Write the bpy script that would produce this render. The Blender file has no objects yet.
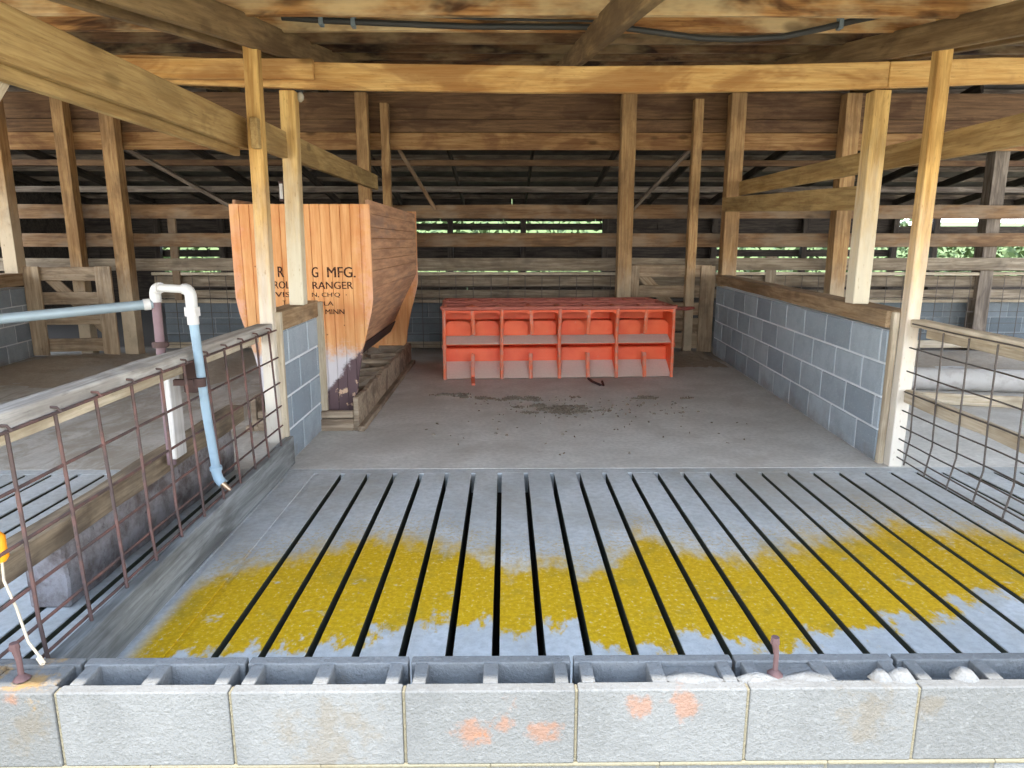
import bpy, bmesh, math, random
from mathutils import Vector, Matrix, noise as mnoise
random.seed(7)
sc = bpy.context.scene
COL = sc.collection
V = Vector

# ------------------------------------------------------------------ materials
class NT:
    def __init__(s, name):
        m = bpy.data.materials.new(name); m.use_nodes = True
        s.m = m; s.t = m.node_tree; s.n = s.t.nodes; s.l = s.t.links
        s.n.clear()
        s.out = s.n.new('ShaderNodeOutputMaterial'); s.b = s.n.new('ShaderNodeBsdfPrincipled')
        s.l.new(s.b.outputs[0], s.out.inputs[0])
        s.b.inputs['Specular IOR Level'].default_value = 0.25
        tc = s.n.new('ShaderNodeTexCoord'); s.obj = tc.outputs['Object']; s.gen = tc.outputs['Generated']
    def link(s, a, b):
        s.l.new(a, b)
    def setin(s, sock, v):
        if isinstance(v, bpy.types.NodeSocket): s.l.new(v, sock)
        else: sock.default_value = v
    def rnd(s):
        return s.n.new('ShaderNodeObjectInfo').outputs['Random']
    def math(s, op, a, b=0.0, c=0.0, clamp=False):
        n = s.n.new('ShaderNodeMath'); n.operation = op; n.use_clamp = clamp
        s.setin(n.inputs[0], a); s.setin(n.inputs[1], b); s.setin(n.inputs[2], c)
        return n.outputs[0]
    def mapping(s, vec, scale=(1, 1, 1), loc=(0, 0, 0)):
        n = s.n.new('ShaderNodeMapping'); s.setin(n.inputs[0], vec)
        n.inputs['Scale'].default_value = scale; s.setin(n.inputs['Location'], loc)
        return n.outputs[0]
    def shift(s, vec, k=37.0):
        r = s.rnd(); c = s.n.new('ShaderNodeCombineXYZ')
        for i, q in enumerate((k, k * 1.7, k * 0.6)): s.l.new(s.math('MULTIPLY', r, q), c.inputs[i])
        a = s.n.new('ShaderNodeVectorMath'); a.operation = 'ADD'
        s.setin(a.inputs[0], vec); s.l.new(c.outputs[0], a.inputs[1])
        return a.outputs[0]
    def noise(s, vec, scale=5, detail=4, rough=0.6, dist=0.0):
        n = s.n.new('ShaderNodeTexNoise'); s.setin(n.inputs['Vector'], vec)
        n.inputs['Scale'].default_value = scale; n.inputs['Detail'].default_value = detail
        n.inputs['Roughness'].default_value = rough; n.inputs['Distortion'].default_value = dist
        return n.outputs['Fac']
    def voro(s, vec, scale=5, feat='F1'):
        n = s.n.new('ShaderNodeTexVoronoi'); n.feature = feat; s.setin(n.inputs['Vector'], vec)
        n.inputs['Scale'].default_value = scale
        return n.outputs['Distance']
    def ss(s, v, lo, hi, a=0.0, b=1.0):
        n = s.n.new('ShaderNodeMapRange'); n.interpolation_type = 'SMOOTHSTEP'
        s.setin(n.inputs[0], v); s.setin(n.inputs[1], lo); s.setin(n.inputs[2], hi); s.setin(n.inputs[3], a); s.setin(n.inputs[4], b)
        return n.outputs[0]
    def mix(s, f, a, b, mode='MIX'):
        n = s.n.new('ShaderNodeMix'); n.data_type = 'RGBA'; n.blend_type = mode
        s.setin(n.inputs[0], f)
        for i, v in ((6, a), (7, b)):
            if isinstance(v, bpy.types.NodeSocket): s.l.new(v, n.inputs[i])
            else: n.inputs[i].default_value = (*v[:3], 1)
        return n.outputs[2]
    def xyz(s, vec):
        n = s.n.new('ShaderNodeSeparateXYZ'); s.setin(n.inputs[0], vec); return n.outputs
    def attr(s, name):
        n = s.n.new('ShaderNodeAttribute'); n.attribute_name = name; return n.outputs
    def bump(s, h, strength=0.4, dist=0.01):
        n = s.n.new('ShaderNodeBump'); n.inputs['Strength'].default_value = strength
        n.inputs['Distance'].default_value = dist; s.l.new(h, n.inputs['Height'])
        s.l.new(n.outputs[0], s.b.inputs['Normal'])
    def col(s, c, rough=0.8, metal=0.0):
        s.setin(s.b.inputs['Base Color'], c if isinstance(c, bpy.types.NodeSocket) else (*c, 1))
        s.setin(s.b.inputs['Roughness'], rough); s.b.inputs['Metallic'].default_value = metal

def srgb(r, g, b):
    f = lambda c: (c / 255 / 12.92) if c / 255 < 0.04045 else ((c / 255 + 0.055) / 1.055) ** 2.4
    return (f(r), f(g), f(b))

def wood(name, light, dark, stain=(0.35, 0.25, 0.16), stain_amt=0.5, knots=0.7, white=None, white_h=None, grime=0.0, grey=None, grey_amt=0.0):
    t = NT(name); v = t.shift(t.obj)
    g = t.noise(t.mapping(v, (1.0, 16, 16)), 2.2, 5, 0.62, 0.25)
    fine = t.noise(t.mapping(v, (3, 90, 90)), 1.5, 3, 0.6)
    c = t.mix(t.ss(g, 0.3, 0.72), light, dark)
    c = t.mix(t.ss(fine, 0.45, 0.75, 0, 0.35), c, tuple(0.55 * q for q in dark))
    st = t.noise(t.mapping(v, (1.1, 3, 3)), 1.6, 4, 0.6, 0.6)
    c = t.mix(t.ss(st, 0.46, 0.62, 0, stain_amt), c, stain)
    pit = t.noise(t.mapping(v, (9, 40, 40)), 1.6, 4, 0.7)
    c = t.mix(t.ss(pit, 0.58, 0.7, 0, 0.35), c, tuple(0.4 * q for q in dark))
    if grey is not None:
        gw = t.noise(t.mapping(v, (0.9, 2.2, 2.2)), 2.4, 4, 0.6)
        c = t.mix(t.ss(gw, 0.4, 0.66, 0, grey_amt), c, grey)
    if knots:
        kv = t.voro(t.mapping(v, (0.9, 2.0, 2.0)), 2.2)
        c = t.mix(t.ss(kv, 0.06, 0.17, knots, 0), c, tuple(0.3 * q for q in dark))
    rv = t.rnd()
    c = t.mix(0.35, c, t.mix(rv, (0.55, 0.52, 0.5), (1.0, 1.0, 1.0)), 'MULTIPLY')
    if white is not None:
        x = t.xyz(t.obj)[0]
        nn = t.noise(t.mapping(v, (3, 12, 12)), 2.0, 4)
        h = t.math('ADD', x, t.math('MULTIPLY', t.math('SUBTRACT', nn, 0.5), 0.7))
        c = t.mix(t.ss(h, white_h[0], white_h[1], 0.9, 0.0), c, white)  # whiter towards the foot, with a ragged edge
        scr = t.noise(t.mapping(v, (6, 25, 25)), 3.0, 4)
        c = t.mix(t.ss(scr, 0.62, 0.72, 0, 0.5), c, tuple(0.6 * q for q in dark))
    if grime:
        gn = t.noise(v, 3.0, 5, 0.65)
        c = t.mix(t.ss(gn, 0.45, 0.7, 0, grime), c, (0.05, 0.042, 0.035))
    t.col(c, 0.82)
    t.bump(t.math('ADD', g, t.math('MULTIPLY', fine, 0.5)), 0.35, 0.004)
    return t.m

W = {}
W['beam'] = wood('beam_wood', srgb(226, 186, 120), srgb(192, 142, 78), srgb(138, 88, 46), 0.6, 0.85)
W['header'] = wood('header_wood', srgb(176, 138, 92), srgb(130, 92, 54), srgb(96, 58, 36), 0.5, 0.7)
W['ply'] = wood('header_ply', srgb(134, 104, 74), srgb(98, 72, 50), srgb(70, 46, 34), 0.5, 0.2)
W['rail'] = wood('rail_wood', srgb(190, 160, 106), srgb(150, 118, 72), srgb(118, 92, 56), 0.45, 0.5)
W['rafter'] = wood('rafter_wood', srgb(150, 124, 86), srgb(112, 88, 58), srgb(84, 64, 44), 0.6, 0.4)
W['post'] = wood('post_wood', srgb(226, 184, 112), srgb(178, 132, 70), srgb(132, 96, 54), 0.35, 0.5, srgb(214, 207, 194), (0.4, 1.8))
W['capost'] = wood('cap_post_wood', srgb(226, 188, 118), srgb(184, 142, 80), srgb(140, 104, 60), 0.35, 0.5, srgb(212, 203, 180), (0.0, 1.15))
W['backpost'] = wood('back_post_wood', srgb(196, 158, 108), srgb(152, 114, 72), srgb(108, 78, 52), 0.4, 0.5, srgb(196, 178, 150), (0.35, 1.25), 0.25)
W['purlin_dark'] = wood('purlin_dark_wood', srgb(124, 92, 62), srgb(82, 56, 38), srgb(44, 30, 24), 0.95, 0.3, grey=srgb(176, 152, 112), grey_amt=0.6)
W['purlin'] = wood('purlin_wood', srgb(196, 146, 88), srgb(126, 80, 46), srgb(60, 36, 24), 0.9, 0.5, grey=srgb(222, 196, 148), grey_amt=0.75)
W['fence'] = wood('fence_board', srgb(150, 118, 84), srgb(108, 80, 54), srgb(88, 66, 48), 0.5, 0.5, grey=srgb(150, 136, 116), grey_amt=0.5)
W['lowfence'] = wood('low_fence_board', srgb(165, 150, 128), srgb(120, 104, 84), srgb(96, 82, 66), 0.5, 0.4, grime=0.35)
W['pale'] = wood('pale_board', srgb(214, 200, 176), srgb(176, 158, 130), srgb(132, 116, 94), 0.4, 0.3, grime=0.2)
W['gate'] = wood('gate_board', srgb(190, 168, 138), srgb(150, 126, 98), srgb(118, 96, 74), 0.5, 0.4, grime=0.35)
W['grey'] = wood('weathered_board', srgb(196, 190, 180), srgb(150, 142, 132), srgb(112, 104, 96), 0.5, 0.2, grime=0.25)
W['curb'] = wood('curb_board', srgb(150, 152, 150), srgb(108, 110, 108), srgb(78, 76, 72), 0.6, 0.0)
W['timber'] = wood('manured_timber', srgb(150, 132, 108), srgb(104, 88, 70), srgb(70, 58, 46), 0.6, 0.0, grime=0.5)
W['white'] = wood('whitewashed_board', srgb(206, 203, 200), srgb(184, 178, 170), srgb(160, 144, 116), 0.3, 0.0)
W['cap'] = wood('cap_board', srgb(186, 160, 126), srgb(142, 114, 82), srgb(110, 86, 60), 0.5, 0.4, grime=0.2)
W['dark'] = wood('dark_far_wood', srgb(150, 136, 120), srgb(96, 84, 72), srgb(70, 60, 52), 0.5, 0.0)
W['far'] = wood('far_wood_shade', srgb(92, 82, 72), srgb(60, 52, 46), srgb(44, 38, 34), 0.5, 0.0)  # darkened wood: gloom of the far interior put into the colour
W['trough'] = wood('trough_board', srgb(190, 172, 148), srgb(142, 122, 100), srgb(100, 80, 64), 0.6, 0.2, grime=0.3)

def concrete(name, base, var, pit=0.3, dirt=None, dirt_amt=0.0, bscale=120, bstr=0.35):
    t = NT(name); v = t.obj
    a = t.noise(v, 2.2, 6, 0.62, 0.3); b = t.noise(v, 35, 4, 0.6); c = t.noise(v, bscale, 3, 0.7)
    col = t.mix(t.ss(a, 0.32, 0.7), base, var)
    col = t.mix(t.ss(b, 0.35, 0.7, 0, 0.35), col, tuple(q * 0.62 for q in var))
    col = t.mix(t.ss(c, 0.56, 0.72, 0, pit), col, tuple(q * 0.3 for q in var))
    if dirt is not None:
        d = t.noise(v, 0.9, 6, 0.68, 0.5)
        col = t.mix(t.ss(d, 0.46, 0.66, 0, dirt_amt), col, dirt)
    t.col(col, 0.88)
    t.bump(t.math('ADD', t.math('MULTIPLY', c, 0.6), b), bstr, 0.004)
    return t, col

tf, cf = concrete('pen_floor_concrete', srgb(212, 209, 202), srgb(190, 186, 178), 0.12, srgb(164, 157, 146), 0.5, 200, 0.2)
pv = tf.noise(tf.mapping(tf.obj, (1.4, 2.6, 1)), 2.0, 6, 0.7, 1.0)
cf = tf.mix(tf.ss(pv, 0.6, 0.75, 0, 0.4), cf, srgb(150, 143, 132))
# manure-darkened ground at the back of the neighbouring pens
px, py, pz = tf.xyz(tf.obj)
nd = tf.math('MULTIPLY', tf.math('SUBTRACT', tf.noise(tf.obj, 1.6, 5), 0.5), 1.6)
back = tf.ss(tf.math('ADD', py, nd), 6.9, 8.3)
cf = tf.mix(tf.math('MULTIPLY', back, 0.75), cf, srgb(124, 112, 98))
side = tf.math('MULTIPLY', tf.ss(px, -1.9, -1.35, 1, 0), tf.ss(tf.noise(tf.mapping(tf.obj, (2.2, 0.9, 1)), 2.4, 6, 0.7, 0.8), 0.36, 0.62, 0.25, 0.85))
cf = tf.mix(side, cf, srgb(150, 140, 124))
cf = tf.mix(tf.ss(py, 8.55, 8.8, 0, 0.9), cf, srgb(74, 66, 58))  # alley behind the fence: its shade painted into the floor colour
tf.col(cf, 0.86)
M_floor = tf.m

# slats: grey concrete with a band of yellow feed dust
ts, cs = concrete('slat_concrete', srgb(194, 197, 197), srgb(168, 170, 168), 0.3, srgb(150, 142, 126), 0.55, 160, 0.3)
sx, sy, sz = ts.xyz(ts.obj)
slat_id = ts.math('FLOOR', ts.math('DIVIDE', ts.math('ADD', sx, 0.033), 0.15))
wn = ts.n.new('ShaderNodeTexWhiteNoise'); wn.noise_dimensions = '1D'; ts.l.new(slat_id, wn.inputs['W'])
sr = wn.outputs['Value']
def curve(t, x, pts, x0, x1):
    r = t.n.new('ShaderNodeValToRGB'); e = r.color_ramp.elements
    u = lambda q: (q - x0) / (x1 - x0)
    e[0].position = u(pts[0][0]); e[0].color = (pts[0][1],) * 3 + (1,)
    e[1].position = u(pts[-1][0]); e[1].color = (pts[-1][1],) * 3 + (1,)
    for p in pts[1:-1]:
        k = e.new(u(p[0])); k.color = (p[1],) * 3 + (1,)
    t.l.new(t.math('DIVIDE', t.math('SUBTRACT', x, x0), x1 - x0), r.inputs[0])
    s = t.n.new('ShaderNodeSeparateColor'); t.l.new(r.outputs[0], s.inputs[0]); return s.outputs[0]
hi = ts.math('ADD', curve(ts, sx, [(-1.3, .55), (-0.95, .70), (-0.6, .88), (-0.35, .80), (0.0, .62), (0.3, .60), (0.6, .84), (1.0, .72), (1.4, .86), (1.75, 1.0), (2.2, .96)], -1.5, 2.6), 2.0)
lo = ts.math('ADD', curve(ts, sx, [(-1.3, .02), (-0.5, .05), (-0.2, .13), (0.3, .12), (0.6, .03), (0.9, .07), (1.3, .16), (1.7, .28), (2.2, .42)], -1.5, 2.6), 2.0)
nz = ts.math('SUBTRACT', ts.noise(ts.mapping(ts.obj, (7, 3.5, 1)), 2.0, 6, 0.65), 0.5)
yy = ts.math('ADD', sy, ts.math('ADD', ts.math('MULTIPLY', nz, 0.55), ts.math('MULTIPLY', ts.math('SUBTRACT', sr, 0.5), 0.16)))
m1 = ts.ss(yy, ts.math('SUBTRACT', lo, 0.03), ts.math('ADD', lo, 0.04)); 
m2 = ts.ss(yy, ts.math('SUBTRACT', hi, 0.12), ts.math('ADD', hi, 0.14), 1, 0)
inx = ts.math('MULTIPLY', ts.ss(sx, -1.24, -1.16), ts.ss(sx, 2.28, 2.4, 1, 0))
mask = ts.math('MULTIPLY', ts.math('MULTIPLY', m1, m2), inx)
speck = ts.noise(ts.obj, 55, 4, 0.7)
mask = ts.math('MULTIPLY', mask, ts.ss(speck, 0.30, 0.42, 0.35, 1))
spot = ts.noise(ts.mapping(ts.obj, (5, 6, 1)), 1.3, 4, 0.6)
mask = ts.math('MULTIPLY', mask, ts.ss(spot, 0.64, 0.72, 1, 0.3))
# thin scatter of dust above the band
m3 = ts.math('MULTIPLY', ts.ss(yy, ts.math('ADD', hi, 0.0), ts.math('ADD', hi, 0.45), 0.55, 0), ts.math('MULTIPLY', m1, ts.ss(speck, 0.48, 0.6)))
mask = ts.math('MAXIMUM', mask, ts.math('MULTIPLY', m3, inx))
yel = ts.mix(ts.ss(speck, 0.4, 0.65), srgb(200, 160, 8), srgb(176, 138, 12))
yel = ts.mix(ts.ss(ts.noise(ts.obj, 4.5, 6, 0.72), 0.5, 0.68, 0, 0.5), yel, srgb(142, 124, 40))
ts.col(ts.mix(mask, cs, yel), 0.9)
M_slat = ts.m

t = NT('slat_side_shade'); t.col(t.mix(t.noise(t.obj, 9, 5, 0.7), srgb(52, 52, 44), srgb(84, 86, 70)), 0.9); M_slatside = t.m  # shade of the slat gaps painted as dark side faces
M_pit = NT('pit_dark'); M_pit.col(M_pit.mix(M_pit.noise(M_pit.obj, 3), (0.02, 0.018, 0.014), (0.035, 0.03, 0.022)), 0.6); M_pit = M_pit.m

def cmu(name, a, b, mort, dirt=None):
    t = NT(name); at = t.attr('tone'); r = t.xyz(at['Color'])[0]; ismort = t.xyz(at['Color'])[1]
    c = t.mix(r, a, b)
    n1 = t.noise(t.obj, 6, 5, 0.65); n2 = t.noise(t.obj, 140, 3, 0.7); n3 = t.noise(t.obj, 60, 2, 0.6)
    c = t.mix(t.ss(n1, 0.4, 0.7, 0, 0.35), c, tuple(q * 0.72 for q in b))
    c = t.mix(t.ss(n2, 0.54, 0.72, 0, 0.4), c, tuple(q * 0.4 for q in b))
    c = t.mix(t.ss(n3, 0.58, 0.7, 0, 0.3), c, tuple(min(1, q * 1.35) for q in a))
    c = t.mix(ismort, c, mort)
    return t, c, n2, n3

t, c, n2, n3 = cmu('partition_block', srgb(170, 180, 186), srgb(138, 148, 155), srgb(214, 219, 221))
z = t.xyz(t.obj)[2]
dn = t.math('ADD', z, t.math('MULTIPLY', t.math('SUBTRACT', t.noise(t.obj, 5, 5), 0.5), 0.5))
c = t.mix(t.ss(dn, -0.06, 0.12, 0.5, 0), c, srgb(120, 110, 96))
t.col(c, 0.9); t.bump(t.math('ADD', n2, n3), 0.5, 0.004); M_part = t.m

t, c, n2, n3 = cmu('back_block', srgb(124, 130, 132), srgb(100, 106, 108), srgb(136, 140, 140))
t.col(c, 0.9); t.bump(n2, 0.4, 0.004); M_backblk = t.m

t, c, n2, n3 = cmu('front_block', srgb(116, 115, 112), srgb(102, 101, 98), srgb(122, 114, 94))
def spotmask(t, p, r, amt, nscale=16):
    d = t.n.new('ShaderNodeVectorMath'); d.operation = 'DISTANCE'; t.l.new(t.obj, d.inputs[0]); d.inputs[1].default_value = p
    nn = t.math('MULTIPLY', t.math('SUBTRACT', t.noise(t.obj, nscale, 5, 0.7), 0.5), r * 4.0)
    return t.ss(t.math('ADD', d.outputs['Value'], nn), r * 0.1, r * 0.9, amt * 0.62, 0)
for p, r in (((-0.08, 1.44, 0.17), 0.05), ((0.0, 1.44, 0.19), 0.04), ((0.09, 1.44, 0.17), 0.05), ((0.02, 1.44, 0.23), 0.035), ((0.33, 1.44, 0.235), 0.05), ((0.43, 1.44, 0.235), 0.055), ((-0.05, 1.44, 0.14), 0.03), ((-1.15, 1.44, 0.25), 0.03)):
    c = t.mix(spotmask(t, p, r, 0.7), c, srgb(150, 92, 50))
for p, r in (((0.86, 1.44, 0.2), 0.1), ((-0.42, 1.44, 0.16), 0.14), ((-1.13, 1.44, 0.18), 0.08), ((1.0, 1.44, 0.22), 0.05)):
    c = t.mix(spotmask(t, p, r, 0.55), c, srgb(106, 90, 64))
for p, r in (((-1.13, 1.50, 0.272), 0.07), ((-1.26, 1.52, 0.272), 0.05)):
    c = t.mix(spotmask(t, p, r, 0.85), c, srgb(170, 124, 30))
t.col(c, 0.92); t.bump(t.math('ADD', n2, n3), 0.7, 0.005); M_front = t.m

def orange_paint(name, peel):
    t = NT(name)
    v = t.obj; x, y, z = t.xyz(v)
    g = t.noise(t.mapping(v, (22, 22, 1.4)), 1.5, 5, 0.65)
    c = t.mix(t.ss(g, 0.3, 0.72), srgb(226, 172, 116), srgb(204, 138, 84))
    c = t.mix(t.ss(t.noise(v, 3.2, 4), 0.5, 0.72, 0, 0.45), c, srgb(208, 124, 74))
    c = t.mix(t.ss(t.voro(v, 9), 0.03, 0.06, 0.8, 0), c, srgb(110, 60, 40))
    pn = t.math('MULTIPLY', t.math('SUBTRACT', t.noise(v, 7, 6, 0.72), 0.5), 0.42)
    edge = t.math('ADD', t.math('ABSOLUTE', x), pn)                       # paint worn off along the side edges
    pink = t.ss(edge, 0.40, 0.47, 0, 0.55)
    c = t.mix(t.math('MULTIPLY', pink, t.ss(z, 0.75, 1.25, 1, 0.35)), c, srgb(226, 176, 160))
    if peel:
        low = t.math('ADD', z, pn)
        c = t.mix(t.ss(low, 0.46, 0.62, 0.85, 0), c, srgb(206, 208, 214))
        rx = t.math('ADD', t.math('SUBTRACT', z, t.math('MULTIPLY', t.math('SUBTRACT', x, 0.1), 1.2)), t.math('MULTIPLY', pn, 0.7))
        rf_ = t.ss(rx, 0.20, 0.25, 0.95, 0)
        fl = t.ss(t.noise(v, 11, 5, 0.7), 0.58, 0.63)
        c = t.mix(rf_, c, t.mix(fl, srgb(92, 68, 70), srgb(206, 172, 140)))
    t.col(c, 0.75); t.bump(g, 0.3, 0.003); return t.m
M_opaint = orange_paint('orange_feeder_paint', True); M_opaint_far = orange_paint('orange_feeder_paint_sound', False)
t = NT('worn_feeder_side'); v = t.obj
g = t.noise(t.mapping(v, (10, 1.0, 14)), 2.0, 5, 0.65)
c = t.mix(t.ss(g, 0.3, 0.7), srgb(206, 158, 120), srgb(160, 118, 90))
c = t.mix(t.ss(t.noise(t.mapping(v, (3, 0.6, 3)), 2.0, 5, 0.7), 0.5, 0.7, 0, 0.6), c, srgb(140, 116, 104))
t.col(c, 0.85); t.bump(g, 0.35, 0.003); M_oside = t.m
t = NT('stencil_paint'); c = t.mix(t.ss(t.noise(t.obj, 60, 4, 0.7), 0.52, 0.62, 0, 0.7), srgb(62, 36, 26), srgb(150, 92, 54)); t.col(c, 0.8); M_stencil = t.m

t = NT('red_orange_paint'); v = t.obj
c = t.mix(t.ss(t.noise(v, 4, 5), 0.35, 0.7), srgb(244, 112, 66), srgb(232, 92, 50))
c = t.mix(t.ss(t.noise(v, 22, 5, 0.7), 0.62, 0.72, 0, 0.5), c, srgb(214, 150, 130))
t.col(c, 0.5); t.b.inputs['Specular IOR Level'].default_value = 0.35; M_red = t.m
t = NT('scuffed_orange_edge'); c = t.mix(t.ss(t.noise(t.obj, 16, 5, 0.7), 0.42, 0.6), srgb(228, 116, 78), srgb(206, 140, 120)); t.col(c, 0.6); M_rededge = t.m
t = NT('rusty_red_rail'); c = t.mix(t.ss(t.noise(t.obj, 14, 5, 0.7), 0.4, 0.64), srgb(150, 78, 66), srgb(112, 66, 58)); t.col(c, 0.7); M_redrail = t.m
t = NT('dark_red_lid'); t.col(t.mix(t.noise(t.obj, 9, 5), srgb(128, 44, 40), srgb(92, 38, 36)), 0.8); M_lid = t.m
t = NT('scuffed_rail'); t.col(t.mix(t.noise(t.obj, 14, 5, 0.7), srgb(204, 120, 100), srgb(150, 88, 78)), 0.65); M_scuff = t.m
t = NT('feed_dust'); c = t.mix(t.noise(t.obj, 60, 4, 0.7), srgb(226, 204, 190), srgb(192, 170, 156)); t.col(c, 0.95); M_dust = t.m
t = NT('rusty_wire'); c = t.mix(t.ss(t.noise(t.obj, 12, 4), 0.4, 0.65), srgb(80, 66, 62), srgb(108, 78, 70)); t.col(c, 0.75, 0.1); M_wire = t.m
t = NT('steel_wire'); c = t.mix(t.noise(t.obj, 12, 4), srgb(78, 72, 66), srgb(108, 98, 90)); t.col(c, 0.6, 0.3); M_wire2 = t.m
t = NT('rust'); c = t.mix(t.noise(t.obj, 30, 5, 0.7), srgb(110, 84, 80), srgb(80, 58, 55)); t.col(c, 0.85); t.bump(t.noise(t.obj, 60, 4), 0.5, 0.003); M_rust = t.m
t = NT('rusty_pipe_purple'); c = t.mix(t.noise(t.obj, 14, 5), srgb(128, 106, 108), srgb(98, 76, 76)); t.col(c, 0.7); M_brown = t.m
t = NT('white_pvc'); c = t.mix(t.ss(t.noise(t.obj, 14, 4), 0.45, 0.7, 0, 0.5), srgb(186, 182, 176), srgb(158, 148, 140)); t.col(c, 0.45); M_pvc = t.m
t = NT('blue_pipe'); c = t.mix(t.ss(t.noise(t.obj, 10, 4), 0.45, 0.7, 0, 0.5), srgb(138, 158, 170), srgb(118, 134, 144)); t.col(c, 0.45); M_blue = t.m
t = NT('galvanised'); c = t.mix(t.noise(t.obj, 9, 4), srgb(140, 152, 155), srgb(116, 126, 130)); t.col(c, 0.5, 0.2); M_galv = t.m
t = NT('brass'); t.col(srgb(190, 160, 130), 0.35, 0.8); M_brass = t.m
t = NT('black_cable'); t.col(t.mix(t.noise(t.obj, 8), srgb(44, 44, 42), srgb(70, 68, 64)), 0.5); M_cable = t.m
t = NT('dark_iron'); t.col(t.mix(t.noise(t.obj, 20), srgb(60, 48, 46), srgb(88, 66, 60)), 0.7, 0.2); M_iron = t.m
t = NT('orange_plastic'); t.col(t.mix(t.noise(t.obj, 20), srgb(255, 170, 40), srgb(240, 140, 20)), 0.4); M_oplast = t.m
t = NT('cord_fibre'); t.col(t.mix(t.noise(t.obj, 60), srgb(214, 198, 172), srgb(170, 150, 124)), 0.9); M_cord = t.m
t = NT('bulb_glass'); t.col(srgb(170, 162, 144), 0.2); M_bulb = t.m
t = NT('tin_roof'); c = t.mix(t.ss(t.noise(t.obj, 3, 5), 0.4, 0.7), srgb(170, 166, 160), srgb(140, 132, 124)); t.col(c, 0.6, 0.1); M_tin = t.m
t = NT('shaded_tin'); t.col(t.mix(t.ss(t.noise(t.obj, 3, 5), 0.4, 0.7), srgb(104, 98, 92), srgb(76, 70, 64)), 0.6); M_tin2 = t.m  # far slope tin, darkened to carry the shade in its colour
t = NT('gravel_yard'); c = t.mix(t.noise(t.obj, 8, 6, 0.7), srgb(226, 212, 184), srgb(196, 178, 148)); t.col(c, 0.9); M_yard = t.m
t = NT('far_grass'); c = t.mix(t.noise(t.obj, 6, 6, 0.7), srgb(106, 118, 72), srgb(78, 92, 50)); t.col(c, 0.9); M_grass = t.m
t = NT('dim_bounce_ground'); c = t.mix(t.noise(t.obj, 9, 6, 0.7), srgb(150, 140, 112), srgb(122, 120, 84)); t.col(c, 0.95); M_dimground = t.m  # darker ground colour, added to dim bounce light on the front wall
t = NT('leafage'); c = t.mix(t.noise(t.obj, 3, 4), srgb(104, 116, 72), srgb(66, 84, 46)); t.col(c, 0.7); M_leaf = t.m
t = NT('manure_dirt'); c = t.mix(t.noise(t.obj, 18, 6, 0.75), srgb(186, 172, 152), srgb(124, 112, 98)); t.col(c, 0.95); t.bump(t.noise(t.obj, 50, 5, 0.7), 0.8, 0.01); M_dirt = t.m
t = NT('straw'); c = t.mix(t.rnd(), srgb(112, 102, 90), srgb(92, 82, 72)); c = t.mix(t.noise(t.obj, 9), c, srgb(134, 122, 106)); t.col(c, 0.95); M_straw = t.m
t = NT('curb_stone'); v = t.obj
c = t.mix(t.ss(t.noise(v, 7, 6, 0.72), 0.35, 0.68), srgb(150, 144, 142), srgb(96, 84, 78)); 
c = t.mix(t.ss(t.noise(v, 30, 5, 0.7), 0.6, 0.72, 0, 0.8), c, srgb(50, 42, 38)); t.col(c, 0.95); t.bump(t.noise(v, 28, 6, 0.72), 0.9, 0.015); M_stone = t.m

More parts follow.
